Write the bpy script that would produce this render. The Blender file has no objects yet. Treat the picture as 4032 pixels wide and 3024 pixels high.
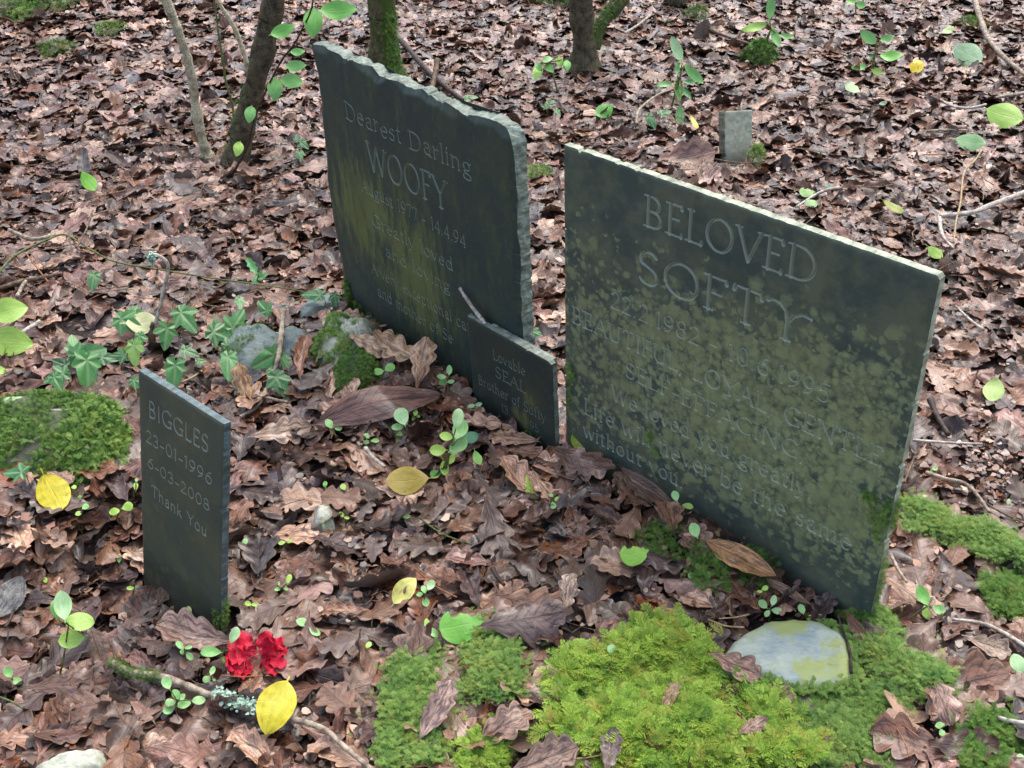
import bpy, bmesh, math
import numpy as np
from mathutils import Vector, Matrix, noise as mn
sc = bpy.context.scene
# ------------------------------------------------------------------ camera (solved from the slabs' vanishing points)
FP, CX, CY, H = 4380., 2016., 1512., 1.4
upc = np.array([-154., 6600., FP]); upc /= np.linalg.norm(upc)
fw = np.array([0, 0, -1.]); fy = fw - upc*np.dot(fw, upc); fy /= np.linalg.norm(fy)
R = np.array([np.cross(fy, upc), fy, upc]); CAM = np.array([0, 0, H])
cd = bpy.data.cameras.new('camera'); cam = bpy.data.objects.new('camera', cd); sc.collection.objects.link(cam)
cd.sensor_width = 36; cd.lens = FP/4032*36; cd.clip_start = .02; cd.clip_end = 300
M4 = Matrix(R.tolist()).to_4x4(); M4.translation = Vector(CAM); cam.matrix_world = M4
sc.camera = cam
# ------------------------------------------------------------------ light: overcast woodland daylight
SUN_EL, SUN_AZ = math.radians(62), math.radians(25)      # diffuse light, from behind the stones
w = bpy.data.worlds.new('World'); sc.world = w; w.use_nodes = True
nt = w.node_tree; sky = nt.nodes.new('ShaderNodeTexSky'); sky.sky_type = 'NISHITA'; sky.sun_disc = False
sky.sun_elevation = SUN_EL; sky.sun_rotation = SUN_AZ; sky.air_density = 1.0; sky.dust_density = 4.0; sky.ozone_density = 1.0
bg = nt.nodes['Background']; hs_ = nt.nodes.new('ShaderNodeHueSaturation'); hs_.inputs['Saturation'].default_value = .8; nt.links.new(sky.outputs[0], hs_.inputs['Color']); nt.links.new(hs_.outputs[0], bg.inputs[0]); bg.inputs[1].default_value = .15
sd = bpy.data.lights.new('sun', 'SUN'); sd.energy = .8; sd.angle = math.radians(60); sd.color = (1, .97, .92)
so_ = bpy.data.objects.new('sun', sd); sc.collection.objects.link(so_)
sdir = Vector((math.sin(SUN_AZ)*math.cos(SUN_EL), math.cos(SUN_AZ)*math.cos(SUN_EL), math.sin(SUN_EL)))
so_.rotation_euler = sdir.to_track_quat('Z', 'Y').to_euler()
sc.view_settings.view_transform = 'Standard'; sc.view_settings.look = 'None'
sc.view_settings.exposure = 1.0; sc.view_settings.gamma = 1
sc.cycles.max_bounces = 6; sc.cycles.diffuse_bounces = 3; sc.cycles.glossy_bounces = 2
rng = np.random.default_rng(11)
# ------------------------------------------------------------------ pixel <-> world
def ray(px, py):
    d = R @ np.array([px-CX, -(py-CY), -FP]); return d/np.linalg.norm(d)
GA = [(.33, 1.56, .060, .17), (-.72, 1.50, -.055, .16), (-.02, 1.95, .02, .15), (.42, 1.02, .015, .16), (.70, 1.14, .03, .12),
      (-.1, 1.12, .02, .12), (-.93, 1.75, .05, .16), (-.35, 2.15, .03, .2), (-2.0, 5.5, .12, .8), (1.9, 5.2, .10, .8), (.9, 1.75, -.02, .2)]
def terr(x, y):
    x = np.asarray(x, float); y = np.asarray(y, float)
    z = .008*np.sin(5.1*x+1.3)*np.cos(4.3*y+.4) + .006*np.sin(11*x+2.2*y) * np.cos(9*y-3*x) + .003*np.sin(23*x-7*y)*np.sin(19*y)
    for gx, gy, a, s in GA: z = z + a*np.exp(-((x-gx)**2+(y-gy)**2)/(2*s*s))
    return z
def hit(px, py, h=0.):
    d = ray(px, py); z = h
    for _ in range(12):
        P = CAM + d*((z-H)/d[2]); z = float(terr(P[0], P[1])) + h
    return P
def on_plane(px, py, y0):
    d = ray(px, py); return CAM + d*(y0/d[1])
def zd(P): return -(R.T @ (P-CAM))[2]
def nrm(v): return v/np.linalg.norm(v)
camR, camU, camB = R @ [1, 0, 0], R @ [0, 1, 0], R @ [0, 0, 1]
# ------------------------------------------------------------------ object helpers
def mk(name, V, F, mat, parent=None, smooth=True, attrs=None, base=None, mesh_only=False):
    V = np.asarray(V, float)
    if base is not None: V = V - np.asarray(base)
    me = bpy.data.meshes.new(name)
    if isinstance(F, np.ndarray):
        nf, k = F.shape
        me.vertices.add(len(V)); me.vertices.foreach_set('co', V.astype(np.float32).ravel())
        me.loops.add(nf*k); me.loops.foreach_set('vertex_index', F.astype(np.int32).ravel())
        me.polygons.add(nf); me.polygons.foreach_set('loop_start', np.arange(0, nf*k, k, dtype=np.int32))
        me.update(calc_edges=True)
    else:
        me.from_pydata([tuple(v) for v in V], [], F); me.update()
    if smooth: me.polygons.foreach_set('use_smooth', np.ones(len(me.polygons), bool))
    for an, A in (attrs or {}).items():
        A = np.asarray(A, np.float32)
        if A.ndim == 1: a = me.attributes.new(an, 'FLOAT', 'POINT'); a.data.foreach_set('value', A)
        elif A.shape[1] == 3: a = me.attributes.new(an, 'FLOAT_VECTOR', 'POINT'); a.data.foreach_set('vector', A.ravel())
        else: a = me.attributes.new(an, 'FLOAT_COLOR', 'POINT'); a.data.foreach_set('color', A.ravel())
    if mat: me.materials.append(mat)
    if mesh_only: return me
    o = bpy.data.objects.new(name, me); sc.collection.objects.link(o)
    if parent: o.parent = parent
    elif base is not None: o.location = Vector(base)
    return o
def empty(name, loc): 
    o = bpy.data.objects.new(name, None); sc.collection.objects.link(o); o.location = Vector(loc); o.empty_display_size = .05; return o
def tag(o, label, cat=None, group=None, kind=None):
    if label: o['label'] = label
    if cat: o['category'] = cat
    if group: o['group'] = group
    if kind: o['kind'] = kind
    return o
class Acc:                                                       # collects templates into one big mesh
    def __init__(s): s.V = []; s.F = []; s.A = {}; s.n = 0
    def add(s, V, F, **at):
        s.V.append(V); s.F.append(np.asarray(F)+s.n); s.n += len(V)
        for k, a in at.items(): s.A.setdefault(k, []).append(a)
    def build(s, name, mat, parent=None, base=None, smooth=True):
        return mk(name, np.concatenate(s.V), np.concatenate(s.F), mat, parent, smooth, {k: np.concatenate(a) for k, a in s.A.items()}, base)
# ------------------------------------------------------------------ material helpers
class N:
    def __init__(s, name):
        s.m = bpy.data.materials.new(name); s.m.use_nodes = True; s.t = s.m.node_tree; s.p = s.t.nodes['Principled BSDF']
    def n(s, typ, **kw):
        o = s.t.nodes.new('ShaderNode'+typ)
        for k, v in kw.items():
            if k[0] == 'i' and k[1:].isdigit(): s.set(o.inputs[int(k[1:])], v)
            else: setattr(o, k, v)
        return o
    def set(s, inp, v):
        if isinstance(v, bpy.types.NodeSocket): s.t.links.new(v, inp)
        elif isinstance(v, bpy.types.Node): s.t.links.new(v.outputs[0], inp)
        else: inp.default_value = v if not isinstance(v, tuple) or len(v) != 3 or len(inp.default_value) == 3 else (*v, 1)
    def att(s, name): return s.n('Attribute', attribute_name=name)
    def noise(s, vec, scale, detail=4, rough=.6, out=0):
        return s.n('TexNoise', i0=vec, i2=scale, i3=detail, i4=rough).outputs[out]
    def math(s, op, a, b=0., c=0., clamp=False):
        o = s.n('Math', operation=op); o.use_clamp = clamp; s.set(o.inputs[0], a); s.set(o.inputs[1], b); s.set(o.inputs[2], c); return o.outputs[0]
    def mix(s, f, a, b, mode='MIX'):
        o = s.n('Mix', data_type='RGBA', blend_type=mode); s.set(o.inputs[0], f); s.set(o.inputs[6], a); s.set(o.inputs[7], b); return o.outputs[2]
    def ramp(s, f, lo, hi):
        o = s.n('MapRange'); s.set(o.inputs[0], f); o.inputs[1].default_value = lo; o.inputs[2].default_value = hi; return o.outputs[0]
    def bump(s, h, st=.5, d=.001):
        o = s.n('Bump'); s.set(o.inputs['Height'], h); o.inputs['Strength'].default_value = st; o.inputs['Distance'].default_value = d
        s.set(s.p.inputs['Normal'], o.outputs[0]); return o
    def fin(s, col, rough=.5, spec=.5):
        s.set(s.p.inputs['Base Color'], col); s.set(s.p.inputs['Roughness'], rough); s.set(s.p.inputs['Specular IOR Level'], spec); return s.m
def vmap(a, coord, sc_): 
    return a.n('VectorMath', operation='MULTIPLY', i0=coord, i1=sc_).outputs[0]

def leaf_mat(name, obj_col, vein=.35, veinn=9., edge=.5, rough=.36, green=False):
    a = N(name); uv = a.att('luv').outputs['Vector']; sp = a.n('SeparateXYZ', i0=uv); u, v, r = sp.outputs
    if obj_col:
        oi = a.n('ObjectInfo'); base = oi.outputs['Color']; rnd = oi.outputs['Random']
    else: base = a.att('lc').outputs['Color']; rnd = r
    off = a.n('CombineXYZ', i0=a.math('MULTIPLY', rnd, 37.), i1=a.math('MULTIPLY', rnd, 91.), i2=0.)
    co = a.n('VectorMath', operation='ADD', i0=uv, i1=off.outputs[0]).outputs[0]
    n1 = a.noise(co, 3.6, 6, .7); n2 = a.noise(co, 20., 4, .7)
    av = a.math('ABSOLUTE', v)
    ed = a.ramp(a.math('ADD', av, a.math('MULTIPLY', n1, .7)), 1.0, 1.5)
    col = a.mix(a.ramp(n1, .42, .58), a.mix(1., base, (.36, .31, .31), 'MULTIPLY') if not green else a.mix(1., base, (.75, .85, .7), 'MULTIPLY'), a.mix(1., base, (1.4, 1.32, 1.22), 'MULTIPLY') if not green else base)
    col = a.mix(a.math('MULTIPLY', ed, edge), col, a.mix(.5, a.mix(1., base, (2.2, 2.1, 2.0), 'MULTIPLY'), (.42, .30, .20)) if not green else a.mix(1., base, (1.4, 1.2, 1.0), 'MULTIPLY'))
    spk = a.ramp(n2, .62, .72)
    col = a.mix(a.math('MULTIPLY', spk, .5), col, (.42, .28, .17) if not green else a.mix(1., base, (1.4, 1.2, 1.1), 'MULTIPLY'))
    # veins: midrib and forward-swept side veins
    mid = a.ramp(av, .055, .02)
    ph = a.math('FRACT', a.math('MULTIPLY', a.math('SUBTRACT', u, a.math('MULTIPLY', av, .14)), veinn))
    side = a.ramp(a.math('ABSOLUTE', a.math('SUBTRACT', ph, .5)), .07, .02)
    vn = a.math('MAXIMUM', mid, a.math('MULTIPLY', side, .6))
    col = a.mix(a.math('MULTIPLY', vn, vein), col, a.mix(1., base, (.45, .4, .4), 'MULTIPLY') if not green else a.mix(1., base, (1.7, 1.35, 1.5), 'MULTIPLY'))
    bf = a.n('NewGeometry').outputs['Backfacing']
    if not green: col = a.mix(a.math('MULTIPLY', bf, .5), col, a.mix(.45, base, (.36, .26, .18)))
    hgt = a.math('ADD', a.math('MULTIPLY', vn, -.6), a.math('ADD', a.math('MULTIPLY', n1, 1.0), a.math('MULTIPLY', n2, .25)))
    a.bump(hgt, .25 if green else .75, .003)
    rg = a.math('ADD', a.math('MULTIPLY', n1, .40), rough-.20)
    if not green: a.set(a.p.inputs['Coat Weight'], a.math('MULTIPLY', a.ramp(a.noise(co, 1.3, 3, .5), .38, .60), .85)); a.p.inputs['Coat Roughness'].default_value = .16; a.p.inputs['Coat IOR'].default_value = 1.45
    return a.fin(col, rg, .5)

M_leaf_s = leaf_mat('wet_leaf_litter', False)
M_leaf_o = leaf_mat('wet_oak_leaf', True)
M_big = leaf_mat('leathery_leaf', True, vein=.16, veinn=13., edge=.25, rough=.34)
M_green = leaf_mat('green_leaf', True, vein=.07, veinn=5., edge=.2, rough=.34, green=True)
M_yellow = leaf_mat('yellow_leaf', True, vein=.04, veinn=9., edge=.3, rough=.36, green=True)
def spotted(m):                                                  # brown specks on the yellow leaves
    t = m.node_tree; p = t.nodes['Principled BSDF']; src = p.inputs['Base Color'].links[0].from_socket
    a = N.__new__(N); a.m = m; a.t = t; a.p = p
    uv = a.att('luv').outputs['Vector']; oi = a.n('ObjectInfo')
    co = a.n('VectorMath', operation='ADD', i0=uv, i1=a.n('CombineXYZ', i0=a.math('MULTIPLY', oi.outputs['Random'], 50.), i1=0., i2=0.).outputs[0]).outputs[0]
    s = a.ramp(a.noise(co, 11., 5, .7), .62, .68); b = a.ramp(a.noise(co, 2.5, 3, .6), .58, .7)
    c = a.mix(a.math('MULTIPLY', a.math('MAXIMUM', s, a.math('MULTIPLY', b, .6)), .8), src, (.22, .12, .02)); t.links.new(c, p.inputs['Base Color']); return m
spotted(M_yellow)

def ivy_mat():
    a = N('ivy_leaf'); uv = a.att('luv').outputs['Vector']; sp = a.n('SeparateXYZ', i0=uv); oi = a.n('ObjectInfo')
    base = oi.outputs['Color']
    vn = a.math('MULTIPLY', a.ramp(sp.outputs[2], .10, .02), 1.)
    vor = a.n('TexVoronoi', feature='DISTANCE_TO_EDGE'); a.set(vor.inputs['Vector'], uv); vor.inputs['Scale'].default_value = 5.
    v2 = a.math('MULTIPLY', a.ramp(vor.outputs['Distance'], .06, .01), .55)
    n1 = a.noise(uv, 3., 4, .6)
    col = a.mix(a.ramp(n1, .3, .7), a.mix(1., base, (.7, .8, .7), 'MULTIPLY'), base)
    col = a.mix(a.math('MULTIPLY', a.math('MAXIMUM', vn, v2), .55), col, (.28, .42, .20))
    a.bump(a.math('ADD', a.math('MULTIPLY', vn, -1.), n1), .4, .002)
    return a.fin(col, .34, .5)
M_ivy = ivy_mat()

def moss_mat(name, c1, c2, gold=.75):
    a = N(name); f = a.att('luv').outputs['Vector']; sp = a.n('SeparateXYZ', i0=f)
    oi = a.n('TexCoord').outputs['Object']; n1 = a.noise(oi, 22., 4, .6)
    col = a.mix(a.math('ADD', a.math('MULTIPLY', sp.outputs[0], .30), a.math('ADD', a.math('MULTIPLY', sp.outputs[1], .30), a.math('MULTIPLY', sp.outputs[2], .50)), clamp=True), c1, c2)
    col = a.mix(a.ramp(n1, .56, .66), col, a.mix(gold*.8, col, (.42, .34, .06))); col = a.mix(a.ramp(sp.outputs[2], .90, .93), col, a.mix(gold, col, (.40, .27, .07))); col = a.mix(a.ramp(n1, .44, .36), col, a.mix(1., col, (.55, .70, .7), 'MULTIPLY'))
    a.p.inputs['Transmission Weight'].default_value = 0
    return a.fin(col, .6, .3)
M_moss = moss_mat('feathery_moss', (.06, .15, .012), (.50, .72, .10), .6)
M_moss2 = moss_mat('tangled_moss', (.06, .14, .02), (.34, .54, .12), .3)
M_moss3 = moss_mat('dark_moss', (.03, .085, .012), (.19, .37, .06), .2)

def soil_mat():
    a = N('woodland_soil'); co = a.n('TexCoord').outputs['Object']
    n1 = a.noise(co, 3., 6, .7); n2 = a.noise(co, 90., 5, .7); n3 = a.noise(co, 26., 4, .6)
    col = a.mix(a.ramp(n2, .4, .65), (.014, .008, .006), (.06, .036, .026)); col = a.mix(a.ramp(n3, .55, .7), col, (.09, .055, .035))
    a.bump(a.math('ADD', n2, n3), .9, .008); return a.fin(col, .6, .4)
M_soil = soil_mat()
def twig_mat(name, c1, c2, sc_=60., rough=.6, spots=.5):
    a = N(name); co = a.att('luv').outputs['Vector']
    n1 = a.noise(co, sc_, 5, .7); n2 = a.noise(vmap(a, co, (1, .25, 1)), sc_*3, 3, .6)
    v = a.n('TexVoronoi', i2=sc_*1.6); a.set(v.inputs['Vector'], co)
    col = a.mix(a.ramp(n1, .4, .62), c1, c2); col = a.mix(a.math('MULTIPLY', a.ramp(v.outputs['Distance'], .3, .12), spots), col, a.mix(.7, c1, (.03, .02, .015)))
    a.bump(a.math('ADD', n1, a.math('MULTIPLY', n2, .5)), .8, .003); return a.fin(col, rough, .4)
M_twig = twig_mat('pale_twig', (.20, .145, .10), (.55, .46, .35))
M_twigw = twig_mat('bleached_twig', (.36, .30, .24), (.72, .67, .58))
M_twigd = twig_mat('dark_twig', (.018, .012, .010), (.09, .06, .045))
M_twigb = twig_mat('brown_twig', (.07, .042, .025), (.26, .17, .10))
M_stemg = twig_mat('green_stem', (.06, .09, .02), (.20, .24, .07), spots=.3)
M_seedstem = twig_mat('seedling_stem', (.10, .10, .03), (.25, .26, .08), spots=.1)
M_needle = twig_mat('pine_needle', (.28, .10, .04), (.42, .19, .09), spots=.1)
M_straw = twig_mat('straw', (.36, .24, .11), (.55, .42, .24), spots=.1)
def bark_mat(name, c1, c2, moss, mcol=(.07, .13, .02)):
    a = N(name); co = a.att('luv').outputs['Vector']                     # (angle*r, length, moss weight)
    sp = a.n('SeparateXYZ', i0=co); pc = a.n('TexCoord').outputs['Object']
    n1 = a.noise(pc, 30., 6, .7); n2 = a.noise(vmap(a, pc, (1, 1, 3)), 90., 5, .7); n3 = a.noise(pc, 9., 4, .6); n4 = a.noise(pc, 220., 3, .7)
    col = a.mix(a.ramp(n1, .38, .58), c1, c2); col = a.mix(a.ramp(n2, .58, .66), col, (.30, .26, .17)); col = a.mix(a.ramp(n4, .5, .7), col, a.mix(1., col, (.4, .4, .4), 'MULTIPLY'))
    mm = a.ramp(a.math('ADD', a.math('MULTIPLY', sp.outputs[2], .6), a.math('ADD', a.math('MULTIPLY', n3, .6), a.math('MULTIPLY', n2, .35))), moss, moss+.15)
    col = a.mix(mm, col, a.mix(n4, (.02, .045, .006), mcol))
    a.bump(a.math('ADD', a.math('MULTIPLY', n1, 1.), a.math('ADD', n2, a.math('MULTIPLY', n4, .7))), .9, .008); return a.fin(col, .7, .3)
M_bark = bark_mat('dark_bark', (.045, .036, .020), (.17, .145, .085), .80)
M_barkm = bark_mat('mossy_bark', (.05, .042, .02), (.20, .17, .09), .66, (.15, .24, .04))
M_barkp = bark_mat('pale_bark', (.38, .33, .20), (.85, .78, .55), 1.1)
def slate_mat(name, dark, olive, lich, lich_amt, edge, streak=False, cut=(.34, .40, .29)):
    a = N(name); co = a.n('TexCoord').outputs['Object']; dens = a.att('dens').outputs['Fac']; gr = a.att('groove').outputs['Fac']; side = a.att('side').outputs['Fac']
    n1 = a.noise(co, 11., 8, .72); n2 = a.noise(vmap(a, co, (1, 1, .35)), 40., 5, .7); n3 = a.noise(co, 420., 3, .7); nb = a.noise(co, 4., 3, .5)
    col = a.mix(a.ramp(n1, .42, .58), dark, olive); col = a.mix(a.math('MULTIPLY', a.ramp(n2, .5, .7), .5), col, (.085, .09, .045))
    col = a.mix(a.math('MULTIPLY', a.ramp(nb, .5, .65), .35), col, (.022, .035, .045))
    wob = a.n('VectorMath', operation='SCALE', i0=a.n('TexNoise', i0=co, i2=70., i3=3.).outputs['Color']); wob.inputs['Scale'].default_value = .020
    c2 = a.n('VectorMath', operation='ADD', i0=vmap(a, co, (1, 1, .62)), i1=wob.outputs[0]).outputs[0]
    tot = None
    for scl, k in (((120., .35),) if streak else ((70., .95), (38., .85), (110., .75))):
        v = a.n('TexVoronoi', i2=scl); a.set(v.inputs['Vector'], c2)
        rr = a.n('SeparateColor', i0=v.outputs['Color']).outputs[0]
        on = a.ramp(a.math('SUBTRACT', a.math('MULTIPLY', dens, k), rr), -.02, .03)
        b = a.math('MULTIPLY', on, a.ramp(a.math('ADD', v.outputs['Distance'], a.math('MULTIPLY', a.math('SUBTRACT', n2, .5), .9)), .78, .30))
        b = a.math('MULTIPLY', b, a.math('ADD', .62, a.math('MULTIPLY', rr, .5)))
        tot = b if tot is None else a.math('MAXIMUM', tot, b)
    if streak:
        st_ = a.ramp(a.math('ADD', a.noise(vmap(a, co, (1, .22, 1)), 48., 5, .72), a.math('MULTIPLY', dens, .34)), .60, .78)
        tot = a.math('MAXIMUM', a.math('MULTIPLY', tot, .4), a.math('MULTIPLY', st_, a.ramp(dens, .05, .5)))
    tot = a.math('MULTIPLY', tot, a.math('ADD', .45, a.math('MULTIPLY', n3, 1.0)), clamp=True)
    y_ = a.n('SeparateXYZ', i0=co).outputs[1]
    scr = a.ramp(a.noise(a.n('Mapping', i0=co, i2=(0., 0., .62), i3=(3., 90., 1.)).outputs[0], 7., 3, .6), .66, .74)
    col = a.mix(a.math('MULTIPLY', scr, .22), col, (.16, .19, .17))
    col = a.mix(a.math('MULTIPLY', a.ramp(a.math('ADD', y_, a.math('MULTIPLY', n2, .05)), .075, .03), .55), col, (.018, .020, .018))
    col = a.mix(a.math('MULTIPLY', a.ramp(a.math('ADD', n3, a.math('MULTIPLY', y_, -2.)), .58, .66), .5), col, (.10, .075, .05))
    lc = a.mix(a.ramp(n1, .4, .6), lich, a.mix(1., lich, (.8, .78, .7), 'MULTIPLY'))
    col = a.mix(a.math('MULTIPLY', tot, lich_amt), col, lc)
    sp_ = a.ramp(n3, .68, .74); col = a.mix(a.math('MULTIPLY', sp_, .35), col, (.20, .22, .17))
    col = a.mix(a.math('MULTIPLY', a.ramp(gr, .08, .5), .74), col, a.mix(.75, a.mix(1., col, (1.3, 1.3, 1.3), 'MULTIPLY'), cut))
    ec = a.mix(a.ramp(a.noise(vmap(a, co, (1, 1, .4)), 60., 5, .7), .36, .62), a.mix(1., edge, (.30, .30, .28), 'MULTIPLY'), edge)
    col = a.mix(a.math('MULTIPLY', side, a.math('ADD', .55, a.math('MULTIPLY', n2, .7)), clamp=True), col, ec)
    a.bump(a.math('ADD', a.math('MULTIPLY', n3, .35), a.math('MULTIPLY', tot, .5)), .5, .0012)
    return a.fin(col, a.math('ADD', .38, a.math('MULTIPLY', n1, .25)), .45)
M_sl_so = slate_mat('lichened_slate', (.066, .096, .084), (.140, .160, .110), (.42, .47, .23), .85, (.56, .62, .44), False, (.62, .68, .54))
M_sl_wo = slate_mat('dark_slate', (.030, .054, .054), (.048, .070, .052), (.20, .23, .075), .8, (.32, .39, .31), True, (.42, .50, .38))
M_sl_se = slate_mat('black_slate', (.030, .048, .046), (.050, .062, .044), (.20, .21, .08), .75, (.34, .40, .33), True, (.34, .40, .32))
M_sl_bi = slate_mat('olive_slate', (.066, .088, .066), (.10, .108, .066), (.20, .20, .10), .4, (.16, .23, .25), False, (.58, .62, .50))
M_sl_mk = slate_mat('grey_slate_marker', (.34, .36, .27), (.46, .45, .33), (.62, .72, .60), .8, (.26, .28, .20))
def rock_mat(name, c1, c2, c3, mix=.5, sc_=12.):
    a = N(name); co = a.n('TexCoord').outputs['Object']
    n1 = a.noise(vmap(a, co, (1, 1.8, 3)), sc_, 6, .7); n2 = a.noise(vmap(a, co, (.7, 1.6, 3)), sc_*3.0, 6, .75); n3 = a.noise(co, sc_*1.3, 5, .6)
    col = a.mix(a.ramp(n1, .4, .6), c1, c2); col = a.mix(a.math('MULTIPLY', a.ramp(n3, .5, .6), mix), col, c3); col = a.mix(a.math('MULTIPLY', a.ramp(n2, .55, .66), .5), col, a.mix(1., c1, (.4, .42, .42), 'MULTIPLY'))
    a.bump(a.math('ADD', n1, a.math('MULTIPLY', n2, .7)), .8, .006); return a.fin(col, .5, .4)
M_rk_pale = rock_mat('pale_slate_rock', (.54, .60, .50), (.30, .38, .39), (.42, .48, .13), .85)
M_rk_blue = rock_mat('blue_grey_slate', (.14, .19, .19), (.24, .29, .27), (.12, .15, .05), .5)
M_rk_quartz = rock_mat('white_quartz', (.66, .68, .58), (.50, .52, .40), (.34, .38, .16), .5, 20.)
M_rk_dark = rock_mat('dark_mossy_rock', (.08, .085, .05), (.16, .16, .10), (.05, .09, .02), .8)
M_lichen = N('leafy_lichen').fin((.42, .60, .47), .7, .2)
def petal_mat():
    a = N('red_petal'); uv = a.att('luv').outputs['Vector']; sp = a.n('SeparateXYZ', i0=uv); n1 = a.noise(uv, 6., 4, .6)
    col = a.mix(a.ramp(n1, .35, .65), (.42, .004, .022), (.78, .012, .055)); a.bump(n1, .5, .003)
    return a.fin(col, .45, .4)
M_petal = petal_mat()
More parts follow.
